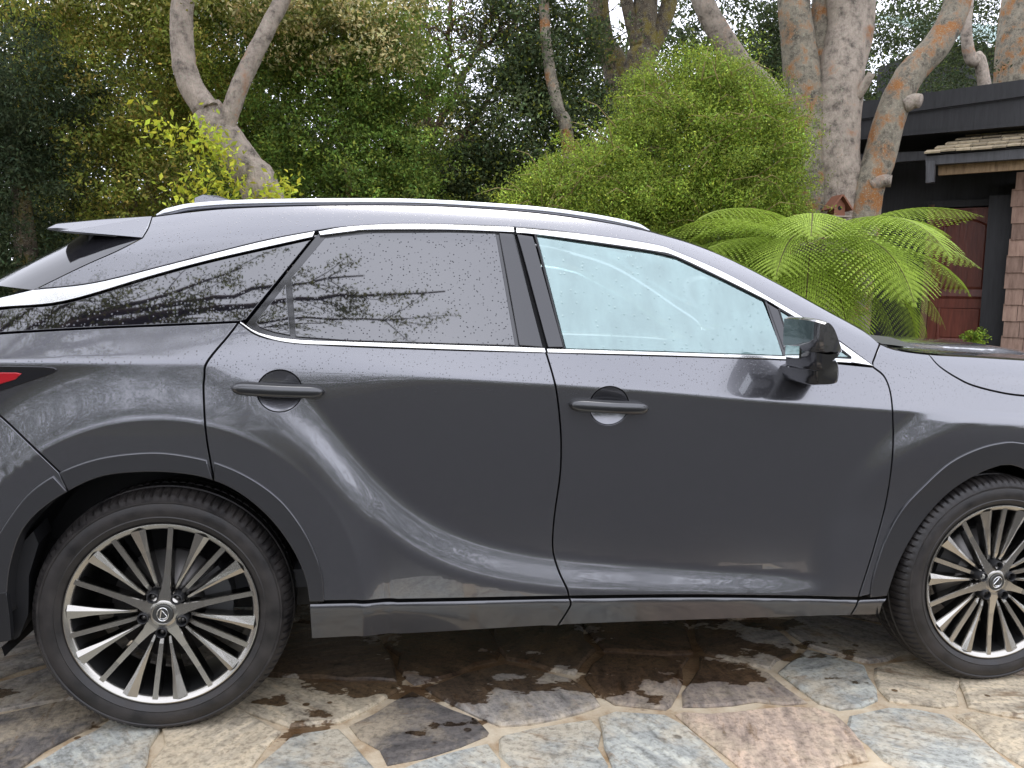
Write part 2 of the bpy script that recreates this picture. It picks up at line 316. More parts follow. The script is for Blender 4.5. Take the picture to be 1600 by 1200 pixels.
for k, (p, c) in enumerate(seeds):
    poly = [np.array(q) for q in ((DX0, DY0), (DX1, DY0), (DX1, DY1), (DX0, DY1))]
    for i in np.argsort(((PS-p)**2).sum(1))[1:30]:
        d = PS[i]-p; ln = np.linalg.norm(d); poly = clip_half(poly, (p+PS[i])/2-d/ln*(RNG.uniform(.006, .017)), d/ln)
    if len(poly) < 3: continue
    ring = []
    for i in range(len(poly)):
        a, b = poly[i], poly[(i+1) % len(poly)]; m_ = max(1, int(np.linalg.norm(b-a)/.09)); e = (b-a)/(np.linalg.norm(b-a)+1e-9); nn = np.array([e[1], -e[0]])
        for t in range(m_): ring.append(a+(b-a)*t/m_+(nn*RNG.normal(0, .011)-e*0 if t else (p-a)*RNG.uniform(.02, .07)))
    ring = np.array(ring); nr = len(ring); ctr = ring.mean(0); tilt = RNG.normal(0, .004, 2); h0 = RNG.uniform(-.003, .003)
    def lay(s, z):
        q = ctr+(ring-ctr)*(1-s/np.linalg.norm(ring-ctr, axis=1)[:, None]); return np.column_stack([q, z+h0+(q-ctr)@tilt])
    V = np.vstack([lay(0, -.03), lay(.001, -.008), lay(.012, -.001), [[*ctr, .0005+h0]]]); F = []
    for q in range(2):
        for i in range(nr): F.append((q*nr+i, q*nr+(i+1) % nr, (q+1)*nr+(i+1) % nr, (q+1)*nr+i))
    F += [(2*nr+i, 2*nr+(i+1) % nr, 3*nr) for i in range(nr)]
    o = mesh_np('flagstone', V, F, STONE, drive, False); v = RNG.uniform(.85, 1.12); o.color = (c[0]*v, c[1]*v, c[2]*v, 1)

# ================================================================== the car
YC = .94                                   # centre plane of the car; the near side is at y = 0
RW, FW = np.array([0.0, .367]), np.array([2.835, .367])
def interp(x, pts): p = np.array(pts); return np.interp(x, p[:, 0], p[:, 1])
def smooth_tab(pts):
    xs = np.linspace(pts[0][0], pts[-1][0], 600); ys = interp(xs, pts)
    k = np.hanning(61); k /= k.sum(); yp = np.pad(ys, 30, mode='reflect', reflect_type='odd'); ys = np.convolve(yp, k, 'valid'); return xs, ys
T_ZC = smooth_tab([(-1.2, 1.12), (-.45, 1.129), (.135, 1.133), (.5, 1.115), (.78, 1.097), (1.2, 1.075), (1.52, 1.055), (1.86, 1.026), (2.37, .992), (2.88, .957), (3.9, .90)])
T_RL = smooth_tab([(-1.2, 1.42), (-.41, 1.545), (-.07, 1.592), (.18, 1.637), (.45, 1.656), (.75, 1.666), (1.2, 1.655), (1.6, 1.602), (1.72, 1.56), (1.86, 1.51), (2.05, 1.43), (2.25, 1.335), (2.4, 1.262), (2.6, 1.22), (3.9, 1.15)])
T_ZB = smooth_tab([(-1.2, 1.3), (.2, 1.12), (.38, 1.0), (.47, .90), (.583, .745), (.70, .63), (.86, .53), (1.05, .472), (1.25, .438), (1.63, .405), (2.0, .378), (2.4, .34), (3.9, .2)])
def zcrease(x): return np.interp(x, *T_ZC)
def zroof(x): return np.interp(x, *T_RL)
def side(x, z):
    """outer skin of the near side: y for a given x (along the car) and z (up)"""
    x = np.asarray(x, float); z = np.asarray(z, float)
    h = z-zcrease(x)
    soft = .004+.03*np.exp(-((x-.42)/.24)**2)
    sp = soft*np.logaddexp(0, h/soft)
    P = .055*np.minimum(h, 0)*1.0+.055*np.maximum(h, 0)-(.055+.46)*sp
    P = P-.03*np.minimum(h, 0)**2*(h < 0)
    dz = np.maximum(0, z-(zroof(x)-.135)); P = P-3.6*dz**2
    # lower door flare
    zb = np.interp(x, *T_ZB); W_ = np.interp(x, [.3, .6, 1.0, 1.6, 2.3], [.24, .21, .16, .12, .09]); B = np.interp(x, [.12, .45, .9, 1.4, 2.0, 2.36], [0, .038, .040, .036, .027, .003])
    P = P+B*sstep((zb-z)/W_+.5)*(1-sstep((h+.05)/.06))
    # wheel arch flares
    for c, A, wf in ((RW, .022, .10), (FW, .016, .13)):
        dx, dzz = x-c[0], z-c[1]; r = np.hypot(dx, dzz); cs = dx/(r+1e-6)
        w = (.19 if c is RW else .15)+(wf-(.19 if c is RW else .15))*np.clip(cs if c is RW else -cs, 0, 1)
        g = 1-sstep((r-.595)/w)
        ri = 1-sstep((r-.597)/.02)
        g = (np.maximum(g*.93, g*.93+.07*ri) if c is RW else g)*(1-sstep((h+.03)/.05))
        A_ = A if c is RW else -.014+(A+.014)*sstep((z-.60)/.32)
        P = P*(1-g)+g*A_
    y = -P
    y = y+.22*np.maximum(0, -.25-x)**2+5*np.maximum(0, -.75-x)**3
    y = y+.03*np.maximum(0, x-2.1)**2+2.6*np.maximum(0, x-3.35)**3
    return y
def side_n(x, z, fn=None):
    fn = fn or side; e = 1.5e-3
    sx = (fn(x+e, z)-fn(x-e, z))/(2*e); sz = (fn(x, z+e)-fn(x, z-e))/(2*e)
    n = np.stack([sx, -np.ones_like(sx), sz], -1); return n/np.linalg.norm(n, axis=-1, keepdims=True)
def U(px, fn=None, sm=6):
    """pixels -> (x, z) on the near side skin"""
    fn = fn or side
    p = smooth_curve(px, sm) if sm else np.array(px, float)
    y = np.zeros(len(p)); d = rays(p)
    for _ in range(40):
        t = (y-CAM[1])/d[:, 1]; q = CAM+d*t[:, None]; y = .5*y+.5*fn(q[:, 0], q[:, 2])
    return q[:, [0, 2]]
def resample(p, step):
    p = np.asarray(p); q = np.vstack([p, p[:1]]); o = []
    for a, b in zip(q[:-1], q[1:]):
        L_ = np.linalg.norm(b-a)
        if L_ < 1e-5: continue
        m_ = max(1, int(round(L_/step))); o += [a+(b-a)*i/m_ for i in range(m_)]
    return np.array(o)
def dedupe(p, eps=.0035):
    o = [p[0]]
    for q in p[1:]:
        if np.linalg.norm(q-o[-1]) > eps: o.append(q)
    if np.linalg.norm(o[0]-o[-1]) < eps: o.pop()
    return np.array(o)
def area(p): return .5*np.sum(p[:, 0]*np.roll(p[:, 1], -1)-np.roll(p[:, 0], -1)*p[:, 1])
def inset(p, d):
    e = np.roll(p, -1, 0)-p; e /= np.linalg.norm(e, axis=1)[:, None]+1e-12; n = np.stack([-e[:, 1], e[:, 0]], 1)
    b = n+np.roll(n, 1, 0); b /= np.maximum(np.linalg.norm(b, axis=1)[:, None], .3)**1; c = np.maximum(np.sum(b*n, 1), .45)
    return p+b*(d/c)[:, None]
def inside(P, poly):
    x, y = P[:, 0], P[:, 1]; r = np.zeros(len(P), bool); a = poly; b = np.roll(poly, -1, 0)
    for (x1, y1), (x2, y2) in zip(a, b):
        if y1 == y2: continue
        c = ((y1 > y) != (y2 > y)); r ^= c & (x < (x2-x1)*(y-y1)/(y2-y1)+x1)
    return r
def edge_dist(P, poly):
    d = np.full(len(P), 9.); a = poly; b = np.roll(poly, -1, 0)
    for p, q in zip(a, b):
        v = q-p; t = np.clip(((P-p)@v)/(v@v+1e-12), 0, 1); d = np.minimum(d, np.linalg.norm(P-(p+t[:, None]*v), axis=1))
    return d
def panel(name, poly, material, parent, gap=.0022, off=0., fn=None, grid=.017, lip=.016, holes=(), crease=False, rnd=.0022, mesh_only=False):
    """a curved sheet cut from the side skin, with rounded edges turned inwards"""
    fn = fn or side
    poly = dedupe(np.asarray(poly, float))
    if area(poly) < 0: poly = poly[::-1]
    poly = dedupe(resample(poly, .014), .003)
    loops = []
    for q, s in [(poly, 1)]+[(h, -1) for h in holes]:
        q = np.asarray(q, float); q = q if area(q)*s > 0 else q[::-1]
        loops.append((inset(q, gap), inset(q, gap+rnd)))
    outer = loops[0][1]
    lo, hi = outer.min(0), outer.max(0)
    X, Z = np.meshgrid(np.arange(lo[0], hi[0], grid), np.arange(lo[1], hi[1], grid)); Z = Z+0; X = X+(np.arange(X.shape[0]) % 2)[:, None]*grid*.5
    G = np.stack([X.ravel(), Z.ravel()], 1)
    if crease:
        xs = np.arange(lo[0], hi[0], .014); zc = zcrease(xs); G = G[np.abs(G[:, 1]-zcrease(G[:, 0])) > .026]
        G = np.vstack([G]+[np.stack([xs, zc+d], 1) for d in (-.022, -.013, -.007, -.003, 0, .003, .007, .013, .022)])
        for c in (RW,):
            r = np.hypot(G[:, 0]-c[0], G[:, 1]-c[1]); G = G[np.abs(r-.607) > .024]
            th = np.arange(0, math.pi, .024)
            G = np.vstack([G]+[c+np.stack([np.cos(th), np.sin(th)], 1)*q for q in (.588, .596, .602, .608, .614, .622)])
    G = G[inside(G, outer)]
    if len(G): G = G[edge_dist(G, outer) > grid*.38]
    for hgap, hin in loops[1:]:
        G = G[~inside(G, hin[::-1])]
        if len(G): G = G[edge_dist(G, hin) > grid*.38]
    pts = [outer]; edges = []; b = len(outer); edges += [(i, (i+1) % b) for i in range(b)]
    for hgap, hin in loops[1:]:
        k = len(hin); edges += [(b+i, b+(i+1) % k) for i in range(k)]; pts.append(hin); b += k
    nb = b; pts.append(G); A = np.vstack([q for q in pts if len(q)])
    v, e, f, ov, oe, of = delaunay_2d_cdt([Vector(q) for q in A.tolist()], edges, [], 0, 1e-6)
    v = np.array([tuple(q) for q in v]); f = np.array([t for t in f if len(t) == 3]); cen = v[f].mean(1)
    k = inside(cen, outer)
    for hgap, hin in loops[1:]: k &= ~inside(cen, hin)
    f = f[k]
    a2 = (v[f[:, 1], 0]-v[f[:, 0], 0])*(v[f[:, 2], 1]-v[f[:, 0], 1])-(v[f[:, 2], 0]-v[f[:, 0], 0])*(v[f[:, 1], 1]-v[f[:, 0], 1])
    f = f[np.abs(a2) > 1e-10]; a2 = a2[np.abs(a2) > 1e-10]; f[a2 < 0] = f[a2 < 0][:, ::-1]
    N = side_n(v[:, 0], v[:, 1], fn); V3 = np.stack([v[:, 0], fn(v[:, 0], v[:, 1]), v[:, 1]], 1)+N*off
    VV = [V3]; NN = [N]; FF = f.tolist(); base = len(V3)
    for hgap, hin in loops:
        m_ = len(hin)
        n0 = side_n(hin[:, 0], hin[:, 1], fn); p0 = np.stack([hin[:, 0], fn(hin[:, 0], hin[:, 1]), hin[:, 1]], 1)+n0*off
        p1 = np.stack([hgap[:, 0], fn(hgap[:, 0], hgap[:, 1]), hgap[:, 1]], 1)+n0*(off-rnd); p2 = p1-n0*lip
        o_ = p1-p0; o_ /= np.linalg.norm(o_, axis=1)[:, None]+1e-9; n1 = n0*.55+o_*.8; n1 /= np.linalg.norm(n1, axis=1)[:, None]
        n2 = o_+n0*.7; n2 /= np.linalg.norm(n2, axis=1)[:, None]
        VV += [p0, p1, p2]; NN += [n0, n1, n2]
        for r_ in range(2):
            for i in range(m_): FF.append((base+r_*m_+i, base+(r_+1)*m_+i, base+(r_+1)*m_+(i+1) % m_, base+r_*m_+(i+1) % m_))
        base += 3*m_
    VV = np.vstack(VV); NN = np.vstack(NN)
    if mesh_only: return VV, FF, NN
    return mesh_np(name, VV, FF, material, parent, True, NN)

car = empty('car', (1.4, YC, 0)); tag(car, 'dark grey metallic crossover car, wet with rain, parked on the stone paving', 'car')
# ---- traced lines (pixels of the photograph on the car's skin)
QD = U([(373, 503), (358, 523), (324, 565), (319, 590), (318, 617), (322, 680), (334, 751)])
DD = U([(853, 549), (868, 603), (875, 657), (877, 700), (875, 745), (866, 810), (864, 858), (873, 892), (886, 920), (889, 932)])
FD = U([(1364, 573), (1383, 590), (1393, 622), (1396, 680), (1393, 732), (1383, 793), (1363, 866), (1344, 925), (1342, 934)])
RO = U([(17, 1000), (13, 923), (22, 866), (43, 819), (87, 780), (152, 747), (217, 738), (282, 740), (334, 751), (381, 775), (425, 814), (459, 862), (477, 905), (483, 940)])
RCL = U([(507, 940), (505, 905), (494, 866), (472, 823), (438, 780), (390, 745), (334, 721), (269, 708), (217, 707), (152, 716), (93, 738), (43, 773), (0, 832), (-24, 880), (-34, 925)])
FOh = U([(1378, 960), (1385, 931), (1407, 871), (1441, 814), (1485, 767), (1537, 736), (1590, 720)])
FCh = U([(1358, 934), (1363, 901), (1381, 845), (1407, 797), (1441, 760), (1485, 721), (1537, 697), (1590, 687)])
def mirror_arch(h): 
    h = h[h[:, 0] < FW[0]-.012]; m_ = h[::-1].copy(); m_[:, 0] = 2*FW[0]-m_[:, 0]; return np.vstack([h, m_])
FO, FC = mirror_arch(FOh), mirror_arch(FCh)
SILL = U([(483, 940), (690, 936), (889, 932), (1060, 930), (1200, 931), (1342, 934)])
i_r = lambda c, x: np.argmin(np.abs(c[:, 0]-x))
# curves split at shut lines
k = np.argmin(np.linalg.norm(RO-QD[-1], axis=1)); RO_q, RO_d = RO[:k+1], RO[k:]
sx = DD[-1, 0]; SILL_r, SILL_f = SILL[SILL[:, 0] <= sx], SILL[SILL[:, 0] >= sx]
BELT_R = U([(375, 505), (405, 524), (456, 534), (540, 540), (700, 546), (853, 550)])
BELT_F = U([(853, 550), (1020, 555), (1236, 562), (1364, 573)])
QG_B = U([(-150, 533), (0, 521), (140, 513), (260, 508), (373, 503)])
BUMP = U([(-60, 605), (0, 650), (50, 697), (93, 738)])
k = np.argmin(np.linalg.norm(RO_q-BUMP[-1], axis=1))
RO_b, RO_q2 = RO_q[:k+1], RO_q[k:]
SEAM_A = U([(1364, 566), (1375, 537)], sm=4)
RIDGE = U([(1375, 537), (1400, 546), (1451, 553), (1520, 557), (1600, 562)]); HSHUT = U([(1451, 553), (1468, 572), (1495, 590), (1523, 603), (1573, 615), (1620, 620)], sm=4)
ext = lambda *p: np.array(p, float)
XE, XF = -1.0, 3.66                       # ends of the side skin
# ---- big panels
z_h = HSHUT[-1, 1]
hole_r = lambda c, rx, rz: np.stack([c[0]+rx*np.cos(np.linspace(0, 2*np.pi, 40, endpoint=False)), c[1]+rz*np.sin(np.linspace(0, 2*np.pi, 40, endpoint=False))], 1)
HR, HF = U([(437, 611)], sm=0)[0], U([(952, 634)], sm=0)[0]
quarter = panel('quarter_panel', np.vstack([QG_B, QD, RO_q2[::-1], BUMP[::-1], ext((-.62, 1.03), (XE, 1.03), (XE, 1.19))]), PAINT, car, crease=True)
door_r = panel('door', np.vstack([BELT_R, DD, SILL_r[::-1], RO_d[::-1], QD[::-1]]), PAINT, car, crease=True, holes=[hole_r(HR, .064, .061)])
door_f = panel('door', np.vstack([BELT_F, FD, SILL_f[::-1], DD[::-1]]), PAINT, car, crease=True, holes=[hole_r(HF, .064, .061)])
fender = panel('fender', np.vstack([SEAM_A, RIDGE[RIDGE[:, 0] < HSHUT[0, 0]-.01], HSHUT, ext((3.25, z_h-.02), (XF, z_h-.07), (XF, .62), (3.35, .55)), FO[FO[:, 1] > .342][::-1], FD[::-1]]), PAINT, car, crease=True, grid=.010)
bumper = panel('rear_bumper', np.vstack([ext((XE, 1.02), (-.62, 1.02)), BUMP, RO_b[::-1], ext((-.50, .24), (XE, .30))]), PAINT, car)
apron = panel('bumper_apron', np.vstack([U([(-150, 921), (13, 923), (18, 960), (21, 1000), (-150, 1010)], sm=0)]), BLACK, car, off=.008)
BODY = [quarter, door_r, door_f, fender, bumper, apron]
# ---- body side frame: pillar, roof side
CH_U = U([(51, 453), (148, 442), (270, 412), (405, 378), (493, 361), (547, 354), (649, 350), (804, 355), (919, 367), (1020, 382), (1057, 394), (1135, 428), (1212, 471), (1251, 494), (1300, 525), (1364, 572)])
PIL = U([(1375, 537), (1348, 516), (1290, 484), (1212, 441), (1135, 402), (1077, 379), (1019, 362)]); ROOFE = U([(1019, 362), (960, 349), (850, 333), (740, 324), (640, 320), (500, 320), (370, 324), (300, 330), (237, 338)])
SPS = U([(237, 338), (231, 356), (222, 371)], sm=3); RGE = U([(222, 371), (181, 392), (129, 415), (51, 453)])
BODY.append(panel('roof_side', np.vstack([CH_U, SEAM_A, PIL, ROOFE[1:], SPS, RGE]), PAINT, car))
# ---- glass and bright trim (each on the door it belongs to)
CH_L = U([(0, 481), (101, 471), (236, 432), (337, 405), (489, 371)])
QG_T = U([(-150, 508), (0, 482), (101, 472), (236, 433), (337, 406), (489, 372)])
BODY.append(panel('quarter_window', np.vstack([QG_B, U([(385, 500), (489, 372)], sm=6), QG_T[::-1]]), TINT, car, off=-.001, gap=.003))
k = i_r(CH_U, U([(493, 361)], sm=0)[0, 0])
BODY.append(panel('window_trim', np.vstack([CH_U[:k+1], CH_L[::-1], U([(-110, 500), (-60, 480)], sm=0)]), CHROME, car, off=.003, gap=.001, grid=.01))
# rear door upper
panel('window_frame', np.vstack([U([(383, 505), (497, 362)], sm=6), U([(547, 356), (649, 352), (803, 357)]), U([(803, 357), (851, 547)], sm=6), U([(700, 545), (540, 538), (456, 532), (405, 522)])]), GLOSSB, door_r, off=-.007, gap=.001)
RT_U = U([(497, 362), (547, 354), (649, 350), (803, 355)]); RT_L = U([(500, 369), (547, 363), (581, 360), (700, 360), (804, 364)])
panel('window_trim', np.vstack([RT_U, RT_L[::-1]]), CHROME, door_r, off=.004, gap=.0008, grid=.01)
panel('belt_trim', np.vstack([U([(375, 502), (405, 520), (456, 530), (540, 534), (700, 539), (851, 544)]), U([(375, 506), (405, 525), (456, 537), (540, 541), (700, 547), (853, 552)])[::-1]]), CHROME, door_r, off=.005, gap=.0005, grid=.008)
panel('window', U([(454, 434), (507, 371), (581, 363), (700, 362), (775, 364), (806, 540), (700, 537), (540, 532), (461, 526)], sm=0), TINT, door_r, off=-.001, gap=.001)
panel('window', U([(447, 442), (454, 524), (428, 519), (405, 511), (398, 503)], sm=0), TINT, door_r, off=-.001, gap=.001)
panel('pillar_cover', U([(779, 363), (802, 365), (849, 543), (811, 540)], sm=0), GLOSSB, door_r, off=.001, gap=.001)
BODY.append(panel('pillar', U([(784, 360), (826, 362), (872, 549), (828, 546)], sm=0), SHADOWB, car, off=-.016, gap=0))
# front door upper
FT_U = U([(806, 356), (919, 367), (1020, 382), (1057, 394), (1135, 428), (1212, 471), (1251, 494), (1300, 526), (1366, 573)])
FT_L = U([(806, 365), (833, 367), (919, 378), (1020, 393), (1057, 402), (1135, 439), (1193, 468), (1217, 482), (1255, 505), (1300, 536), (1329, 558)])
panel('window_trim', np.vstack([FT_U, U([(1329, 567)], sm=0), FT_L[::-1]]), CHROME, door_f, off=.004, gap=.0008, grid=.01)
panel('belt_trim', np.vstack([U([(854, 545), (1020, 550), (1236, 557), (1330, 561)]), U([(855, 552), (1020, 556), (1236, 563), (1330, 568)])[::-1]]), CHROME, door_f, off=.005, gap=.0005, grid=.008)
panel('window', U([(838, 369), (919, 381), (1020, 396), (1057, 405), (1135, 442), (1193, 471), (1226, 556), (1020, 549), (884, 545)], sm=0), FOG, door_f, off=-.001, gap=.001)
panel('pillar_cover', U([(807, 365), (833, 369), (881, 543), (856, 543)], sm=0), GLOSSB, door_f, off=.001, gap=.001)
panel('pillar_cover', U([(1194, 470), (1216, 483), (1240, 557), (1223, 557)], sm=0), GLOSSB, door_f, off=.001, gap=.001)
panel('window', U([(1218, 485), (1255, 508), (1300, 538), (1327, 558), (1241, 557)], sm=0), FOG, door_f, off=-.001, gap=.0005)
for d_, p_ in ((door_f, [(836, 366), (919, 378), (1020, 393), (1057, 402), (1135, 439), (1196, 469), (1229, 558), (1020, 551), (882, 547), (836, 366)]), (door_f, [(1217, 483), (1255, 505), (1300, 536), (1330, 560), (1240, 559), (1217, 483)])):
    q = U(p_, sm=0); mb = MB(); P3 = resample(q[:-1], .03); P3 = np.vstack([P3, P3[:1]]); mb.tube(np.stack([P3[:, 0], side(P3[:, 0], P3[:, 1])+.003, P3[:, 1]], 1), .0045, 6, cap=False); mb.build('window_seal', BLACK, d_, True)
# ---- lower rocker trims
def rock(x, z):
    zt = np.interp(x, SILL[:, 0], SILL[:, 1]); d = zt-z; d0 = np.maximum(d, 0)
    return side(x, zt)+.006-.016*(1-np.exp(-d0/.010))+.30*np.maximum(0, d0-.014)
RB = U([(486, 999), (690, 988), (880, 977), (1100, 969), (1330, 962), (1376, 961)], fn=rock)
SPL1 = U([(889, 933), (892, 944), (885, 958), (871, 979)], fn=rock, sm=5); SPL2 = U([(1342, 935), (1338, 947), (1329, 962)], fn=rock, sm=4)
RTOP = SILL-[0, .004]
panel('rocker_trim', np.vstack([RTOP[(RTOP[:, 0] > .30) & (RTOP[:, 0] < SPL1[0, 0])], SPL1, RB[(RB[:, 0] < SPL1[-1, 0])][::-1]]), CLAD, door_r, fn=rock, grid=.008)
panel('rocker_trim', np.vstack([RTOP[RTOP[:, 0] > SPL1[0, 0]], SPL2, RB[(RB[:, 0] < SPL2[-1, 0]) & (RB[:, 0] > SPL1[-1, 0])][::-1], SPL1[::-1]]), CLAD, door_f, fn=rock, grid=.008)
ft = FO[(FO[:, 0] < FW[0]) & (FO[:, 1] < .42)]
panel('rocker_trim', np.vstack([ext((RTOP[-1, 0]+.004, RTOP[-1, 1]), (ft[:, 0].max()-.02, RTOP[-1, 1])), ext((ft[:, 0].min()-.002, .30), (ft[:, 0].min()-.004, RB[-1, 1])), SPL2[::-1]]), CLAD, fender, fn=rock, grid=.008)
# ---- wheel arch mouldings, split at the shut lines
def arch_part(name, out, inn, parent): return panel(name, np.vstack([out, inn[::-1]]), CLAD, parent, off=.006, gap=.0006, grid=.012, lip=.05, rnd=.004)
k1 = i_r(RCL[:60], QD[-1, 0]); RCr = RCL[::-1]; kk = np.argmin(np.linalg.norm(RCL-U([(331, 720)], sm=0)[0], axis=1)); kb = np.argmin(np.linalg.norm(RCL-BUMP[-1], axis=1))
arch_part('arch_moulding', RCL[:kk+1], RO_d[::-1], door_r)
arch_part('arch_moulding', RCL[kk+1:kb+1], RO_q2[::-1][:], quarter)
arch_part('arch_moulding', RCL[kb+1:], RO_b[RO_b[:, 1] > .38][::-1], bumper)
arch_part('arch_moulding', FC, FO[(FO[:, 1] > FC[:, 1].min()-.005)], fender)
# ---- tail lamp
panel('tail_lamp', U([(-150, 571), (0, 571), (70, 572), (86, 574), (91, 578), (84, 584), (60, 592), (0, 612), (-150, 668)], sm=0), GLOSSB, quarter, off=.004, gap=.0008, grid=.01)
panel('lamp_lens', U([(-140, 578), (0, 581), (26, 581), (36, 583), (26, 593), (0, 601), (-140, 640)], sm=0), REDL, quarter, off=.008, gap=.001, grid=.01)
# ---- door handles and recesses
def handle(px0, px1, hc, parent):
    c = U([((px0[0]+px1[0])/2, (px0[1]+px1[1])/2)], sm=0)[0]; a, b = U([px0], sm=0)[0], U([px1], sm=0)[0]
    n = 23; t = np.linspace(0, 1, n); P = np.stack([a[0]+(b[0]-a[0])*t, side(a[0]+(b[0]-a[0])*t, a[1]+(b[1]-a[1])*t)-.010-.026*np.sin(math.pi*t)**.55, a[1]+(b[1]-a[1])*t], 1)
    r = .0190*np.clip(1-np.abs(2*t-1)**7, .02, 1)**.5*(1-.10*np.sin(math.pi*t)); mb = MB(); mb.tube(P, r, 18, squash=(.62, 1.0)); mb.build('door_handle', HANDLEM, parent, True)
    # dark gasket behind the bar
    Pg = P.copy(); Pg[:, 1] = side(Pg[:, 0], Pg[:, 2])-.001; mb = MB(); mb.tube(Pg, r*1.17+.001, 14, squash=(.32, 1.0)); mb.build('handle_gasket', BLACK, parent, True)
    # bowl
    V = []; F = []; nr, na = 8, 40
    for i in range(nr+1):
        q = i/nr
        for j in range(na):
            w = 2*math.pi*j/na; x, z = hc[0]+.064*q*math.cos(w), hc[1]+.061*q*math.sin(w); V.append((x, side(x, z)+.013*(1-q**2.0)+.0015, z))
    for i in range(nr):
        for j in range(na): F.append((i*na+j, i*na+(j+1) % na, (i+1)*na+(j+1) % na, (i+1)*na+j))
    mesh_np('handle_recess', V, [f[::-1] for f in F], PAINT, parent, True)
handle((362, 606), (507, 613), HR, door_r); handle((889, 632), (1012, 638), HF, door_f)
# ---- inner black structure that closes the shut lines and openings
def inner(x, z): return side(x, z)+.055
panel('inner_panel', np.vstack([U([(0, 525), (370, 506), (456, 537), (853, 554), (1236, 566), (1360, 576)]), ext((3.3, .98), (3.3, .80)), np.column_stack([FW[0]+.46*np.cos(np.linspace(.9, math.pi-.15, 20)), FW[1]+.46*np.sin(np.linspace(.9, math.pi-.15, 20))]),
      ext((2.3, .30), (.5, .30)), np.column_stack([RW[0]+.47*np.cos(np.linspace(.1, math.pi-.3, 20)), RW[1]+.46*np.sin(np.linspace(.1, math.pi-.3, 20))]), ext((-.6, .5), (-.9, .6), (-.9, 1.1))]), SHADOWB, car, fn=inner, grid=.06, gap=0)
panel('inner_panel', np.vstack([CH_U, PIL, ROOFE[1:], RGE, U([(20, 472), (101, 468), (236, 429), (337, 401), (493, 366), (581, 357), (804, 360), (919, 374), (1057, 398), (1135, 435), (1212, 476), (1300, 530), (1362, 570)])[::-1]])[:len(CH_U)+len(PIL)+len(ROOFE)-1+len(RGE)], SHADOWB, car, fn=lambda x, z: side(x, z)+.014, grid=.05, gap=.002)
# mirrored far side
def mirror_copy(o):
    c = o.copy(); COL.objects.link(c); c.parent = car; c.matrix_parent_inverse = p_world(car).inverted(); c.location = (0, 2*YC, 0); c.scale = (1, -1, 1)
    for ch in list(o.children):
        if ch.name.split('.')[0] in ('window_trim', 'belt_trim', 'window_seal', 'handle_gasket'): continue
        d = ch.copy(); COL.objects.link(d); d.parent = c; d.matrix_parent_inverse = Matrix.Identity(4)
for o in [quarter, door_r, door_f, fender, bumper]+BODY[6:]: mirror_copy(o)
# ---- roof, screens, bonnet as sheets from side to side
def loft(name, E, crown, material, parent, nu=25, power=2.0, gapy=0.0, flip=False):
    """E: points of the near edge (n,3); crown(t, s): offset vector, s=0 at the edge and 1 at the centre"""
    E = np.asarray(E); V = []; n = len(E)
    for i in range(n):
        for j in range(nu):
            u = j/(nu-1); y = E[i, 1]+gapy+(2*(YC-E[i, 1]-gapy))*u; s = 1-abs(2*u-1)**power
            V.append(np.array([E[i, 0], y, E[i, 2]])+np.array(crown(i/(n-1), s)))
    F = [(i*nu+j, i*nu+j+1, (i+1)*nu+j+1, (i+1)*nu+j) for i in range(n-1) for j in range(nu-1)]
    if flip: F = [f[::-1] for f in F]
    return mesh_np(name, V, F, material, parent, True)
def skin3(c, dn=0): return np.stack([c[:, 0], side(c[:, 0], c[:, 1])+dn, c[:, 1]], 1)
R3 = skin3(ROOFE[::2]); loft('roof', R3, lambda t, s: (0, 0, .045*s), PAINT, car, power=2.4, flip=True)
P3 = skin3(PIL[PIL[:, 0] < 2.44][::2]); loft('windscreen', P3, lambda t, s: (.16*s*(1-.5*t), 0, .05*s), TINT, car, gapy=.006, power=2.2, flip=True)
# bonnet: side strip on the skin plus the top
RID2 = np.vstack([RIDGE[RIDGE[:, 0] > HSHUT[0, 0]-.004], np.stack([np.linspace(RIDGE[-1, 0]+.05, 3.62, 10), RIDGE[-1, 1]-.30*np.linspace(0, 1, 10)**1.9*.5], 1)])
RID2[:, 1] = np.minimum(RID2[:, 1], 9)
hp = np.vstack([RID2, ext((3.63, z_h-.055), (3.25, z_h-.017)), HSHUT[::-1]])
V1, F1, N1 = panel('x', hp, PAINT, None, mesh_only=True, gap=.002)
RALL = np.vstack([RIDGE[RIDGE[:, 0] < RID2[0, 0]-.005], RID2]); E3 = skin3(RALL[::2])
V2 = []; nu = 41
for e in E3:
    for j in range(nu):
        u = j/(nu-1); s = 1-abs(2*u-1)**2.6; V2.append((e[0]+.05*s-(.06*s if e[0] < 2.6 else 0)+(.12*s if e[0] > 3.5 else 0), e[1]+.003+2*(YC-e[1]-.003)*u, e[2]+.003+.042*s-.02*math.exp(-((u-.13)/.05)**2)-.02*math.exp(-((u-.87)/.05)**2)))
F2 = [(i*nu+j, i*nu+j+1, (i+1)*nu+j+1, (i+1)*nu+j)[::-1] for i in range(len(E3)-1) for j in range(nu-1)]
g2 = np.array(V2).reshape(len(E3), nu, 3); n2 = np.cross(np.gradient(g2, axis=0), np.gradient(g2, axis=1)).reshape(-1, 3); n2 /= np.linalg.norm(n2, axis=1)[:, None]+1e-9; n2 *= np.sign(n2[:, 2:3])
mb = MB(); mb.add(V1, F1); mb.add(V2, F2); bonnet = mesh_np('bonnet', np.array(mb.v), mb.f, PAINT, car, True, np.vstack([N1, n2]))
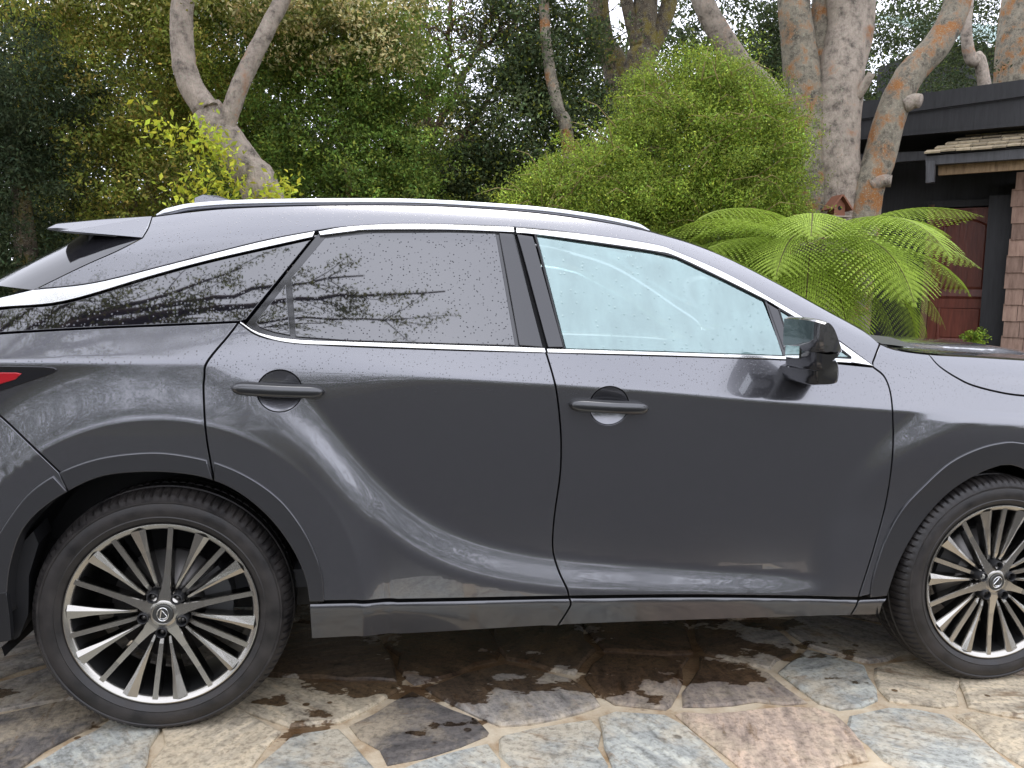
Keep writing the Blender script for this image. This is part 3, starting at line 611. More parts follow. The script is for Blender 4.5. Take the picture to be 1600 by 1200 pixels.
# cowl: dark scoop between screen and bonnet
c0 = on_y([(1337, 511), (1376, 512), (1415, 527), (1426, 541), (1400, 545), (1365, 531)], .42); c0[:, 2] += .0
mb = MB(); e0 = skin3(PIL[:1])[0]
mb.add([(2.36, .20, 1.215), (2.62, .20, 1.19), (2.75, .6, 1.215), (2.78, YC, 1.22), (2.75, 1.28, 1.215), (2.62, 1.68, 1.19), (2.36, 1.68, 1.215), (2.45, 1.28, 1.235), (2.52, YC, 1.24), (2.45, .6, 1.235)], [(0, 1, 2, 9), (9, 2, 3, 8), (8, 3, 4, 7), (7, 4, 5, 6)]); mb.build('cowl_panel', BLACK, car, False)
# rear screen and tailgate
RG3 = skin3(RGE[::2]); loft('rear_window', RG3, lambda t, s: (-(.27-.03*t)*s, 0, .02*s), GLOSSB, car, power=7, nu=61, gapy=.004)
TG = np.array([(x_, float(side(x_, z_)), z_) for x_, z_ in [(-.36, 1.30), (-.62, 1.22), (-.86, 1.16), (-.98, 1.08), (-1.0, .9), (-1.0, .65), (-.98, .42), (-.93, .28)]])
TG[0] = [RG3[-1][0], RG3[-1][1], RG3[-1][2]]
loft('tailgate', TG, lambda t, s: (-(.20-.10*t)*s, 0, 0), PAINT, car, power=3)
NO = np.array([(3.63, float(side(3.63, z_)), z_) for z_ in (z_h-.05, .9, .75, .6, .4, .26)]); loft('front_bumper', NO, lambda t, s: (.14*s, 0, 0), PAINT, car, power=3, flip=True)
# spoiler
sp = U([(237, 338), (160, 343), (88, 350), (73, 357), (105, 361), (165, 366), (222, 371), (231, 356)], sm=0); mb = MB(); V = []
S3 = skin3(sp); nst = 13
for j in range(nst):
    u = j/(nst-1); s = 1-abs(2*u-1)**2.5
    for q in S3:
        back = np.clip((-.09-q[0])/.3, 0, 1); V.append((q[0]-.10*s*back, q[1]+2*(YC-q[1])*u, q[2]+.035*s))
m_ = len(sp); F = [(j*m_+i, j*m_+(i+1) % m_, (j+1)*m_+(i+1) % m_, (j+1)*m_+i) for j in range(nst-1) for i in range(m_)]+[tuple(range(m_))[::-1], tuple((nst-1)*m_+i for i in range(m_))]
mb.add(V, F); so = mb.build('roof_spoiler', PAINT, car, False)
mb = MB(); lip = on_y([(72, 356.5), (90, 356), (222, 370.5), (222, 373), (105, 364), (75, 359)], float(S3[:, 1].mean())-.002); mb.add(np.vstack([lip, lip+[0, .05, 0]]), [tuple(range(5, -1, -1)), tuple(range(6, 12))]+[(i, (i+1) % 6, 6+(i+1) % 6, 6+i) for i in range(6)]); mb.build('spoiler_edge', GLOSSB, so, False)
# roof rail
rl = U([(243, 336), (270, 329), (300, 323), (370, 318), (500, 315.5), (640, 316), (760, 322), (850, 329), (930, 340), (985, 351), (1016, 360)]); r3 = skin3(rl, .010); n = len(r3); t = np.linspace(0, 1, n)
mb = MB(); r3[:, 2] -= .001; mb.tube(r3, .0195*np.clip(np.minimum(t, 1-t)/.06, .12, 1)**.6, 12, squash=(1.2, .72)); rail = mb.build('roof_rail', RAILM, car, True); mirror_copy(rail)
# antenna fin
fp = on_y([(303, 319), (305, 308), (318, 303), (340, 304), (360, 311), (378, 319)], YC); fp[:, 2] -= .004
mb = MB(); V = np.vstack([fp+[0, -.022, 0], fp+[0, .022, 0]]); V[[1, 2, 3, 4], 1] += .014; V[[7, 8, 9, 10], 1] -= .014
V[[0, 5, 6, 11], 2] -= .06
mb.add(V, [(5, 4, 3, 2, 1, 0), (6, 7, 8, 9, 10, 11)]+[(i, (i+1) % 6, 6+(i+1) % 6, 6+i) for i in range(6)]); mb.build('antenna_fin', PAINT, car, False)
# ---- door mirror: housing, cap, foot
def blob(name, px, y0, y1, material, parent, yref, endscale=.72, n=9, rz=1.0):
    q = on_y(smooth_curve(px+px[:1], 4)[:-1], yref); c = q.mean(0); V = []; m_ = len(q)
    for j in range(n):
        u = j/(n-1); y = y0+(y1-y0)*u; k_ = endscale+(1-endscale)*math.sin(min(1, u*1.7)*math.pi/2)**.8
        if j == 0: k_ *= .80
        for p in q: V.append((c[0]+(p[0]-c[0])*k_, y+.02*((p[0]-c[0])/.1)*(1-u), c[2]+(p[2]-c[2])*(k_*.5+.5 if rz else 1)))
    F = [(j*m_+i, (j+1)*m_+i, (j+1)*m_+(i+1) % m_, j*m_+(i+1) % m_) for j in range(n-1) for i in range(m_)]+[tuple(range(m_)), tuple((n-1)*m_+i for i in range(m_-1, -1, -1))]
    o = mesh_np(name, V, F, material, parent, True)
    e = o.modifiers.new('split', 'EDGE_SPLIT'); e.split_angle = math.radians(50); return o
mir = blob('mirror_housing', [(1248, 499), (1256, 496), (1266, 498), (1280, 508), (1292, 524), (1302, 541), (1303, 550), (1288, 553), (1272, 551), (1248, 548)], -.235, -.045, MIRM, door_f, -.14)
blob('mirror_shell', [(1248, 547), (1273, 549), (1299, 547), (1300, 553), (1280, 563), (1272, 575), (1249, 575)], -.225, -.06, GLOSSB, door_f, -.14)
blob('mirror_foot', [(1253, 577), (1268, 571), (1284, 561), (1302, 560), (1309, 570), (1310, 588), (1302, 600), (1262, 601), (1254, 592)], -.135, .06, GLOSSB, door_f, -.09, endscale=.85)
mb = MB(); g = on_y([(1247, 504), (1247, 570)], -.14); mb.box(((g[0, 0]+g[1, 0])/2+.003, -.105, (g[0, 2]+g[1, 2])/2), (.006, .09, abs(g[0, 2]-g[1, 2])*.7)); mb.build('mirror_glass', simple('mirror_silver', (.8, .82, .82), .02, 1), door_f)
# ---- underside, arch liners, interior
mb = MB(); mb.box((1.42, YC, .30), (1.92, 1.66, .12)); mb.box((-.55, YC, .42), (.7, 1.3, .2)); mb.box((3.2, YC, .40), (.7, 1.2, .22)); mb.box((0, YC, .36), (.12, 1.3, .10)); mb.box((2.835, YC, .36), (.12, 1.3, .10)); mb.build('underbody', SHADOWB, car)
for c in (RW, FW):
    for s_ in (0, 1):
        V = []; F = []; th = np.linspace(-.28, math.pi+.30, 30)
        for i, w in enumerate(th):
            for y_ in (.012, .06, .32):
                rr_ = .452 if y_ < .3 else .44
                V.append((c[0]+rr_*math.cos(w)*1.04, y_ if not s_ else 2*YC-y_, c[1]+.02+rr_*math.sin(w)))
        F = [(i*3+j, i*3+j+1, (i+1)*3+j+1, (i+1)*3+j) for i in range(29) for j in range(2)]; F.append(tuple(i*3+2 for i in range(30)))
        mesh_np('arch_liner', V, F, BLACK, car, False)
mb = MB(); V = [(-.62, .02), (-.50, .02)]; lp = on_y([(20, 880), (34, 850), (52, 830), (60, 850), (45, 900), (44, 960), (30, 995), (22, 1000), (17, 960)], .03); mb.add(np.vstack([lp, lp+[-.02, .16, 0]]), [tuple(range(8, -1, -1)), tuple(range(9, 18))]+[(i, (i+1) % 9, 9+(i+1) % 9, 9+i) for i in range(9)]); mb.build('mud_guard', BLACK, car, False)
mb = MB(); mb.box((1.3, YC, .42), (2.3, 1.6, .06)); mb.box((2.28, YC, .98), (.42, 1.5, .26)); mb.box((2.05, YC, .93), (.12, 1.4, .12)); mb.box((2.16, .50, 1.13), (.34, .46, .20)); mb.box((2.3, YC, 1.11), (.3, 1.4, .08)); mb.build('dashboard', INTER, car)
for sx_, sy_ in ((1.25, .52), (1.25, 1.36), (.42, .52), (.42, 1.36)):
    st = MB()
    for q, (c, d, a) in enumerate((((sx_+.05, sy_, .66), (.5, .48, .16), 8), ((sx_-.24, sy_, .98), (.14, .46, .62), -12), ((sx_-.32, sy_, 1.36), (.09, .26, .17), -10))):
        w = math.radians(a); R_ = np.array([[math.cos(w), 0, -math.sin(w)], [0, 1, 0], [math.sin(w), 0, math.cos(w)]]); st.box(c, d, R_)
    o = st.build('seat', INTER, car); bv = o.modifiers.new('bevel', 'BEVEL'); bv.width = .04; bv.segments = 3
th = np.linspace(0, 2*math.pi, 33); mb = MB(); mb.tube(np.stack([1.83+.07*np.sin(th), .52+.19*np.cos(th), 1.03+.18*np.sin(th)], 1), .016, 8, cap=False); mb.box((1.84, .52, 1.03), (.04, .34, .05)); mb.tube([(1.85, .52, 1.03), (2.1, .52, .96)], .03, 8); mb.build('steering_wheel', BLACK, car, True)

# ------------------------------------------------------------------ wheels
RT = .383
def lathe(prof, n, mi=0, mod=None):
    V = []; m_ = len(prof)
    for i in range(n):
        w = 2*math.pi*i/n
        for j, (r, y) in enumerate(prof):
            if mod: r, y = mod(i, j, r, y)
            V.append((r*math.cos(w), y, r*math.sin(w)))
    F = [(i*m_+j, ((i+1) % n)*m_+j, ((i+1) % n)*m_+j+1, i*m_+j+1) for i in range(n) for j in range(m_-1)]
    return V, F
tp = [(.279, .012), (.284, .002), (.290, -.004), (.300, -.010), (.303, -.0125), (.306, -.0105), (.318, -.014), (.334, -.013), (.345, -.009), (.3475, -.0115), (.352, -.0115), (.355, -.006), (.361, .001), (.366, .006), (.371, .014), (.376, .026), (.379, .038), (.381, .060), (.3785, .062), (.3785, .070), (.3825, .072), (RT, .11), (.379, .112), (.379, .122), (RT, .124), (.3825, .165), (.3785, .167), (.3785, .176), (.381, .178), (.376, .212), (.366, .228), (.345, .240), (.300, .238), (.279, .226)]
NB = 92
def tread(i, j, r, y):
    ph = i % 5
    if 12 <= j <= 17 and ph == 0: r -= .0055 if j > 12 else .002; y += .003 if j < 15 else 0
    if j in (21, 24, 25) and ph == 0: r -= .004
    return r, y
tV, tF = lathe(tp, NB*5, mod=tread)
me_t = bpy.data.meshes.new('tyre'); me_t.from_pydata(tV, [], tF); me_t.materials.append(RUBBER); me_t.polygons.foreach_set('use_smooth', [True]*len(tF)); me_t.update()
me_t.set_sharp_from_angle(angle=math.radians(42))
# rim barrel and lip
rp = [(.2795, .030), (.2815, .006), (.2825, .000), (.2815, -.0035), (.2785, -.004), (.2680, .002), (.2655, .004), (.2625, .012), (.258, .03), (.250, .09), (.247, .18), (.262, .215)]
rV, rF = lathe(rp, 120); me_r = bpy.data.meshes.new('wheel'); me_r.from_pydata(rV, [], rF)
for m_ in (ALLOY, DARKM): me_r.materials.append(m_)
me_r.polygons.foreach_set('material_index', [0 if (k % (len(rp)-1)) < 7 else 1 for k in range(len(rF))]); me_r.polygons.foreach_set('use_smooth', [True]*len(rF)); me_r.set_sharp_from_angle(angle=math.radians(35))
def spoke_mesh(kind):
    """front faces lie near y=0; y grows inwards. Radial direction +x, sideways +z"""
    mb = MB()
    if kind == 'main':   st = [(.028, .025, .008), (.050, .019, .008), (.075, .0125, .009), (.12, .0090, .011), (.20, .0078, .008), (.270, .0076, .000)]; side_off = [0]*6
    elif kind == 'thin': st = [(.079, .0045, .026), (.10, .0062, .019), (.14, .0072, .015), (.20, .0076, .009), (.270, .0078, .0005)]; side_off = [0]*5
    else:                st = [(.079, .0032, .026), (.10, .0042, .020), (.14, .0062, .016), (.20, .0115, .010), (.270, .0225, .001)]; side_off = [0]*5
    V = []; n = len(st); rd = .0075 if kind == 'blade' else .0
    if kind == 'blade':
        for (r, w, y) in st:
            k_ = max(0, (r-.10)/.17); V += [(r, y, -w), (r, y-rd*k_, -w*.25), (r, y, w), (r, y+.004, w+.0016), (r, y+.034, w+.0058), (r, y+.034, -w-.0058), (r, y+.004, -w-.0016)]
        F = [(i*7+j, i*7+(j+1) % 7, (i+1)*7+(j+1) % 7, (i+1)*7+j) for i in range(n-1) for j in range(7)]; M = [0 if j < 2 else 1 for i in range(n-1) for j in range(7)]; F.append(tuple(range(6, -1, -1))); M.append(0)
        me = bpy.data.meshes.new('spoke'); me.from_pydata(V, [], [f[::-1] for f in F]); me.materials.append(ALLOY); me.materials.append(ALLOYS); me.polygons.foreach_set('material_index', M); return me
    for (r, w, y), so_ in zip(st, side_off):
        V += [(r, y, -w), (r, y, w), (r, y+.004, w+.0016), (r, y+.034, w+.0058), (r, y+.034, -w-.0058), (r, y+.004, -w-.0016)]
    F = []; M = []
    for i in range(n-1):
        for j in range(6):
            F.append((i*6+j, i*6+(j+1) % 6, (i+1)*6+(j+1) % 6, (i+1)*6+j)); M.append(0 if j == 0 else 1)
    F.append(tuple(range(5, -1, -1))); M.append(0)
    if kind == 'blade':   # raised facet line on the wide blades
        a = len(V); V += [(.11, .0185, -.001), (.20, .0085, -.004), (.2705, -.0012, -.0065)]
        for i, (q, p) in enumerate(((a, a+1), (a+1, a+2))): pass
    me = bpy.data.meshes.new('spoke'); me.from_pydata(V, [], [f[::-1] for f in F]); me.materials.append(ALLOY); me.materials.append(ALLOYS); me.polygons.foreach_set('material_index', M); return me
SPK = {k: spoke_mesh(k) for k in ('main', 'thin', 'blade')}
hub = MB(); V, F = lathe([(.0, .006), (.0295, .006), (.0305, .004), (.033, .004), (.040, .0075), (.052, .0125), (.066, .026), (.068, .06)], 40); hub.add(V, F)
hub_me = None
def hub_objects(parent):
    global hub_me
    if hub_me is None:
        o = hub.build('hub', ALLOY, None, True); hub_me = o.data; bpy.data.objects.remove(o)
        c = MB(); V, F = lathe([(.0, .0005), (.0275, .0005), (.029, .002), (.0295, .0055)], 40, 0); c.add(V, F, 0)
        th = np.linspace(0, 2*math.pi, 41); c.tube(np.stack([.0165*np.cos(th), np.full(41, -.0002), .0215*np.sin(th)*.95], 1), .0012, 6, 1, cap=False)
        c.tube([(-.003, -.0004, .0155), (-.0085, -.0004, -.0125), (.0040, -.0004, -.0145), (.0125, -.0004, -.0075)], .0017, 6, 1); c.tube([(-.001, -.0004, .0120), (.0115, -.0004, -.0060)], .0015, 6, 1)
        o = c.build('centre_cap', [simple('dark_cap', (.10, .10, .095), .3, .7), CHROME], None, False); hub_objects.cap = o.data; bpy.data.objects.remove(o)
        l_ = MB(); V, F = lathe([(.0130, .034), (.0135, .0005), (.0150, -.001), (.0172, .0015), (.0178, .05)], 20); l_.add(V, F, 0); V, F = lathe([(.0, .014), (.0075, .014), (.008, .034)], 6); l_.add(V, F, 1); o = l_.build('lug_nut', [BLACK, STEEL], None, True); hub_objects.lug = o.data; bpy.data.objects.remove(o)
        b_ = MB(); V, F = lathe([(.05, .085), (.075, .083), (.080, .098), (.172, .098), (.172, .126)], 60); b_.add(V, F); o = b_.build('brake_disc', STEEL, None, True); hub_objects.disc = o.data; bpy.data.objects.remove(o)
        k_ = MB(); th = np.linspace(-.35, .45, 9); V = []
        for w in th:
            for r, y in ((.115, .07), (.195, .07), (.195, .14), (.115, .14)): V.append((r*math.cos(w), y, r*math.sin(w)))
        k_.add(V, [(i*4+j, i*4+(j+1) % 4, (i+1)*4+(j+1) % 4, (i+1)*4+j) for i in range(8) for j in range(4)]+[(0, 1, 2, 3), (35, 34, 33, 32)]); o = k_.build('brake_caliper', simple('caliper_grey', (.12, .12, .12), .45, .5), None, False); hub_objects.cal = o.data; bpy.data.objects.remove(o)
    return hub_me
def child(name, me, parent, rot=0., loc=(0, 0, 0)):
    o = bpy.data.objects.new(name, me); COL.objects.link(o); o.parent = parent; o.rotation_euler = (0, -rot, 0); o.location = loc; return o
def wheel(x, y, far, rot, steer=0):
    w = bpy.data.objects.new('wheel', me_r); COL.objects.link(w); w.location = (x, y, .367); w.rotation_euler = (0, 0, (math.pi if far else 0)+steer); attach(w, car)
    child('tyre', me_t, w, rot*.7); child('hub', hub_objects(w), w)
    for k in range(5):
        a = rot+k*2*math.pi/5; s18 = math.radians(18)
        child('spoke', SPK['main'], w, a); child('spoke', SPK['blade'], w, a+s18*1.12); child('spoke', SPK['thin'], w, a+2*s18); child('spoke', SPK['blade'], w, a-s18*1.12)
        b = a+math.radians(36); child('lug_nut', hub_objects.lug, w, 0, (.0595*math.cos(b), 0, .0595*math.sin(b)))
    child('centre_cap', hub_objects.cap, w, rot-math.radians(83)); child('brake_disc', hub_objects.disc, w); child('brake_caliper', hub_objects.cal, w, math.radians(14 if x < 1 else 160))
wheel(RW[0], .004, False, math.radians(84)); wheel(FW[0], .004, False, math.radians(52)); wheel(RW[0], 2*YC-.004, True, .3); wheel(FW[0], 2*YC-.004, True, 1.0)

# ================================================================== vegetation
def leaf_mesh(name, C, size, col, material, parent, up=.35, aspect=.5, outward=None, curl=.18):
    """C (n,3) leaf positions; each leaf is a folded diamond of two faces"""
    n = len(C); d = RNG.normal(size=(n, 3)); d[:, 2] += -.15; d /= np.linalg.norm(d, axis=1)[:, None]
    nr = RNG.normal(size=(n, 3)); nr[:, 2] += up*3
    if outward is not None: nr += outward*1.4
    s = np.cross(d, nr); s /= np.linalg.norm(s, axis=1)[:, None]+1e-9; nn = np.cross(s, d)
    L_ = (size*RNG.uniform(.6, 1.35, n))[:, None] if np.isscalar(size) else (size*RNG.uniform(.6, 1.3, n))[:, None]; w = L_*aspect*.5
    a = C-d*L_*.5; b = C+d*L_*.5; m_ = C+nn*0; p = m_+s*w+nn*w*curl*2; q = m_-s*w+nn*w*curl*2
    V = np.stack([a, p, b, q], 1).reshape(-1, 3)
    i = np.arange(n)*4; F = np.stack([i, i+1, i+2, i, i+2, i+3], 1).reshape(-1, 3)
    me = bpy.data.meshes.new(name); me.vertices.add(len(V)); me.vertices.foreach_set('co', V.ravel().astype(np.float32))
    me.loops.add(F.size); me.loops.foreach_set('vertex_index', F.ravel().astype(np.int32)); me.polygons.add(len(F)); me.polygons.foreach_set('loop_start', np.arange(0, F.size, 3, dtype=np.int32)); me.polygons.foreach_set('loop_total', np.full(len(F), 3, np.int32))
    at = me.attributes.new('leaf', 'FLOAT_COLOR', 'POINT'); cc = np.repeat(np.column_stack([np.clip(col, 0, 1), np.ones(n)]), 4, 0); at.data.foreach_set('color', cc.ravel().astype(np.float32))
    me.update(calc_edges=True); me.validate()
    return link(name, me, material, parent, False)
def colours(n, base, var=.25, alt=None, altp=0., clump=None):
    b = np.array(base, float)[None]*1.8*np.ones((n, 1))
    if alt is not None:
        k = RNG.random(n) < (altp if clump is None else altp[clump]); b[k] = np.array(alt)*1.2
    v = np.exp(RNG.normal(0, var, n)); h = RNG.normal(0, .10, n)
    return b*v[:, None]*np.stack([1.03+h, np.ones(n)*1.0, .92-h*.4], 1)
def crown_points(c, rad, nclump, per, spread, shell=.55, squash=1., keep=None):
    """clumps spread through an ellipsoid, denser towards the outside, uneven outline"""
    c = np.array(c, float); rad = np.array(rad, float)
    d = RNG.normal(size=(nclump*3, 3)); d /= np.linalg.norm(d, axis=1)[:, None]
    bump_ = 1+.26*np.sin(d[:, 0]*6.1+c[0])*np.sin(d[:, 2]*5.3+c[1])+.16*np.sin(d[:, 1]*9+d[:, 0]*7+c[2])
    r = (shell+(1-shell)*RNG.random(len(d))**.6)*bump_; P = c+d*r[:, None]*rad
    if keep is not None: k = keep(P); P = P[k]; d = d[k]
    P = P[:nclump]; d = d[:nclump]
    sz = spread*RNG.uniform(.6, 1.4, len(P)); cl = np.repeat(np.arange(len(P)), per)
    q = RNG.normal(size=(len(cl), 3)); q *= (RNG.random(len(cl))**.4/np.linalg.norm(q, axis=1))[:, None]; q[:, 2] *= .62*squash
    o = q*sz[cl][:, None]; return P[cl]+o, cl, d[cl]*.7+o/spread*.5
def limb(mb, pts, r0, r1, n=10, k=6, wob=.0):
    p = smooth_curve(np.array(pts, float), k); m_ = len(p); t = np.linspace(0, 1, m_); p[1:-1] += RNG.normal(0, wob, (m_-2, 3)) if wob else 0
    r = (r0+(r1-r0)*t)*(1+np.convolve(RNG.normal(0, .05, m_+6), np.ones(7)/7, 'valid')); mb.tube(p, r, n); return p
def P_(px, y): return on_y([px], y)[0]
def twigs(mb, base, n, length, r, spread=.6, up=.2):
    for _ in range(n):
        i = RNG.integers(len(base)//4, len(base)); a = base[i]; d = RNG.normal(size=3); d[2] = abs(d[2])*.5+up; d /= np.linalg.norm(d); l = length*RNG.uniform(.5, 1.2)
        b = a+d*l*.5+RNG.normal(0, .06*length, 3); c = a+d*l+RNG.normal(0, .1*length, 3); mb.tube([a, b, c], [r, r*.6, r*.25], 4)

def tree(name, label, cat, base, crowns, leafsize, col, group=None, trunkpts=None, r0=.16, r1=.06, bark=BARKD, alt=None, altp=0., var=.28, lm=LEAF, limbs=(), aspect=.5, up=.35, per=80, tw=0, tone=.18):
    t = empty(name, tuple(base)); tag(t, label, cat, group)
    mb = MB(); allp = []
    if trunkpts is None: trunkpts = [base, np.array(base)+[.1, 0, 1.2], np.array(base)+[.0, .1, 2.4]]
    allp.append(limb(mb, trunkpts, r0, r1, 14, 7, .002))
    for pts, a, b in limbs: allp.append(limb(mb, pts, a, b, 12, 7, .002))
    if tw: twigs(mb, np.vstack(allp), tw, .9, .012)
    mb.build('trunk', bark, t, True)
    Cs = []; Os = []; cols = []
    for c, rad, nc, spread in crowns:
        p, cl, o = crown_points(c, rad, nc, per, spread); Cs.append(p); Os.append(o)
        ap = np.clip(RNG.normal(altp, altp*.9, nc*3), 0, 1) if alt is not None else None
        tn = np.exp(RNG.normal(0, tone, nc*3))[cl]
        cols.append(colours(len(p), col, var, alt, ap, cl if alt is not None else None)*tn[:, None])
    leaf_mesh('crown', np.vstack(Cs), leafsize, np.vstack(cols), lm, t, outward=np.vstack(Os), aspect=aspect, up=up)
    return t
tz = lambda x, y: float(terrain_z(x, y))-.03
def at(px, y, dz=0): p = P_(px, y); p[2] += dz; return p
def foot(px, y): p = P_(px, y); return np.array([p[0], y, tz(p[0], y)])

G_DARK, G_MID, G_OLIVE, G_LIME = (.030, .048, .018), (.060, .095, .018), (.105, .115, .030), (.150, .220, .022)
YEL, CREAMB = (.30, .26, .07), (.50, .44, .24)
# leaning pale tree with forked trunk
b = foot((535, 430), 4.6); t1 = [b, at((415, 318), 4.6), at((388, 268), 4.6), at((352, 215), 4.6), at((322, 170), 4.6)]
lean = tree('leaning_tree', 'pale grey forked tree trunk leaning over the car roof with yellow-green shoots', 'tree', b,
     [(at((250, -130), 5.0), (1.5, 1.2, .7), 90, .30), (at((520, -60), 5.0), (.9, 1., .55), 55, .28)], .05, G_OLIVE, trunkpts=t1, r0=.165, r1=.125, bark=BARKG, alt=CREAMB, altp=.22,
     limbs=[([at((322, 172), 4.6), at((292, 120), 4.62), at((284, 50), 4.65), at((288, -60), 4.7), at((270, -200), 4.8)], .104, .075), ([at((352, 215), 4.58), at((358, 180), 4.55), at((385, 110), 4.55), at((418, 45), 4.6), at((470, -60), 4.8)], .078, .064), ([at((300, 150), 4.6), at((322, 158), 4.52), at((330, 168), 4.5)], .05, .06)], per=70)
sh = []
for a, b_ in (((400, 300), (215, 165)), ((385, 270), (250, 200)), ((360, 240), (225, 205)), ((395, 305), (250, 290)), ((400, 310), (265, 305)), ((405, 300), (460, 285)), ((385, 300), (290, 265)), ((350, 215), (300, 190)), ((410, 312), (450, 312)), ((370, 260), (330, 215))):
    A, B = at(a, 4.42), at(b_, 4.1); n = 90; tt = RNG.random(n)**.8; sh.append(A+(B-A)*tt[:, None]+RNG.normal(0, .055, (n, 3)))
leaf_mesh('shoot_leaves', np.vstack(sh), .055, colours(len(np.vstack(sh)), (.27, .30, .035), .22), LEAF, lean, aspect=.45)
# large small-leaved evergreen hedge trees on the left
tree('broadleaf_tree', 'tall olive-green small-leaved tree with yellowish tips behind the forked trunk', 'tree', foot((190, 300), 6.6),
     [(at((200, 120), 6.6), (1.15, .9, 1.1), 300, .22), (at((120, -40), 6.6), (1.3, .9, .8), 230, .22), (at((330, 40), 6.4), (.8, .8, .9), 200, .21), (at((260, 300), 6.5), (1.2, .8, .8), 210, .22)], .041, (.125, .150, .030), alt=YEL, altp=.30, group='broadleaf trees behind the car', per=105, tone=.30)
tree('conifer_tree', 'dark spruce with drooping bluish-green sprays at the edge of the wood', 'tree', foot((20, 320), 6.0),
     [(at((20, 330), 6.0), (.62, .6, 1.0), 170, .24), (at((45, 170), 6.0), (.5, .6, .7), 120, .22), (at((-120, 250), 6.1), (.8, .6, 1.5), 160, .26)], .050, (.028, .040, .020), aspect=.28, up=-.2, per=110, var=.35)
tree('broadleaf_tree', 'dense mid-green bushy tree with pale cream blossom sprays over its top', 'tree', foot((520, 310), 6.2),
     [(at((510, 200), 6.2), (1.05, .9, .8), 330, .20), (at((600, 110), 6.3), (.72, .8, .65), 180, .19), (at((470, 40), 6.3), (.85, .8, .6), 180, .20), (at((500, 320), 6.1), (1.2, .8, .6), 240, .20), (at((620, 300), 6.2), (.6, .7, .7), 130, .19)], .038, (.066, .105, .020), alt=(.15, .19, .035), altp=.25, group='broadleaf trees behind the car', per=105, tone=.30)
tree('blossom_tree', 'cream-flowering tree top above the dense mid-green bushy tree', 'tree', foot((540, 310), 5.7), [(at((540, 70), 5.6), (.75, .4, .32), 70, .17), (at((450, 10), 5.5), (.6, .4, .3), 50, .17), (at((600, 20), 5.7), (.5, .4, .3), 36, .16)], .042, (.12, .13, .04), alt=CREAMB, altp=.42, per=60, r0=.07, r1=.03)
# bare brown twiggy tree in the gap
bt = empty('bare_tree', tuple(foot((690, 310), 8.2))); tag(bt, 'bare brown twiggy tree showing white sky between its branches', 'tree'); mb = MB(); q = []
for pts, a, c in (([(690, 320), (670, 200), (655, 90), (640, -60)], .07, .03), ([(675, 220), (720, 130), (760, 40), (800, -60)], .05, .02), ([(690, 260), (740, 190), (790, 120), (830, 70)], .04, .015), ([(668, 170), (700, 90), (705, 20), (715, -60)], .04, .018), ([(720, 130), (690, 80), (660, 30)], .03, .012), ([(745, 80), (800, 45), (850, 40)], .03, .012), ([(690, 270), (650, 230), (620, 200)], .03, .012), ([(700, 290), (760, 270), (820, 262)], .025, .01)):
    q.append(limb(mb, [at(p, 8.2+RNG.uniform(-.3, .3)) for p in pts], a, c, 7, 6, .015))
q = np.vstack(q); twigs(mb, q, 300, .8, .009, up=.0); mb.build('branches', TWIG, bt, True)
k = RNG.integers(0, len(q), 3000); leaf_mesh('leaves', q[k]+RNG.normal(0, .25, (3000, 3)), .045, colours(3000, (.17, .15, .035), .3), LEAF, bt)
# dark trees in the middle
tree('dark_tree', 'dark grey-green evergreen tree between the bare tree and the bright green bush', 'tree', foot((800, 310), 7.4),
     [(at((800, 220), 7.4), (.75, .6, 1.05), 230, .25), (at((850, 60), 7.6), (.75, .6, .7), 160, .25), (at((740, 290), 7.4), (.6, .5, .5), 110, .24), (at((900, 210), 7.6), (.6, .5, .7), 110, .24), (at((760, 10), 8.4), (.5, .5, .5), 60, .24)], .050, (.040, .056, .024), alt=(.17, .20, .03), altp=.10, per=85)
tree('tall_tree', 'mossy grey trunk leaning slightly, standing behind the bright green bush', 'tree', foot((985, 280), 9.5), [(at((870, -160), 9.8), (2.0, 1.2, .75), 110, .35)], .06, (.06, .085, .022), trunkpts=[foot((985, 280), 9.5), at((968, 150), 9.5), at((940, 60), 9.5), at((930, -60), 9.5), at((925, -200), 9.6)], r0=.20, r1=.13, bark=BARKD, limbs=[([at((955, 110), 9.5), at((905, 45), 9.5), at((870, 20), 9.4)], .05, .03)], group='tall trunks behind the bush', tw=20)
tree('tall_tree', 'mossy brown trunk forking into three upright stems behind the bright green bush', 'tree', foot((1000, 280), 9.0), [(at((1060, -190), 9.6), (1.7, 1.2, .7), 100, .35)], .06, (.055, .08, .022), trunkpts=[foot((1000, 280), 9.0), at((1000, 130), 9.0), at((1005, 70), 9.0), at((1012, -60), 9.0), at((1015, -180), 9.0)], r0=.24, r1=.12, bark=BARKD, limbs=[([at((1003, 100), 9.0), at((1030, 50), 9.0), at((1050, -20), 9.0), at((1062, -160), 9.0)], .13, .10), ([at((998, 80), 9.0), at((985, 30), 9.0), at((972, -40), 9.0), at((960, -160), 9.0)], .10, .07)], group='tall trunks behind the bush', tw=20)
tree('slanting_tree', 'pale lichen-speckled trunk slanting down to the bright green bush', 'tree', foot((1190, 200), 7.2), [(at((1010, -200), 7.6), (1.2, 1., .6), 60, .33)], .06, G_OLIVE, trunkpts=[foot((1330, 300), 7.2), at((1230, 205), 7.2), at((1160, 105), 7.2), at((1120, 45), 7.2), at((1095, -10), 7.2), at((1070, -120), 7.3)], r0=.16, r1=.12, bark=BARKG)
tree('slim_tree', 'slim orange-brown trunk rising out of dark foliage left of the bright bush', 'tree', foot((900, 300), 8.0), [(at((830, -60), 8.2), (.6, .5, .4), 30, .28)], .05, (.04, .055, .022), trunkpts=[foot((915, 330), 7.0), at((888, 232), 7.0), at((872, 170), 7.0), at((855, 80), 7.1), at((848, -40), 7.2)], r0=.085, r1=.055, bark=BARKO)
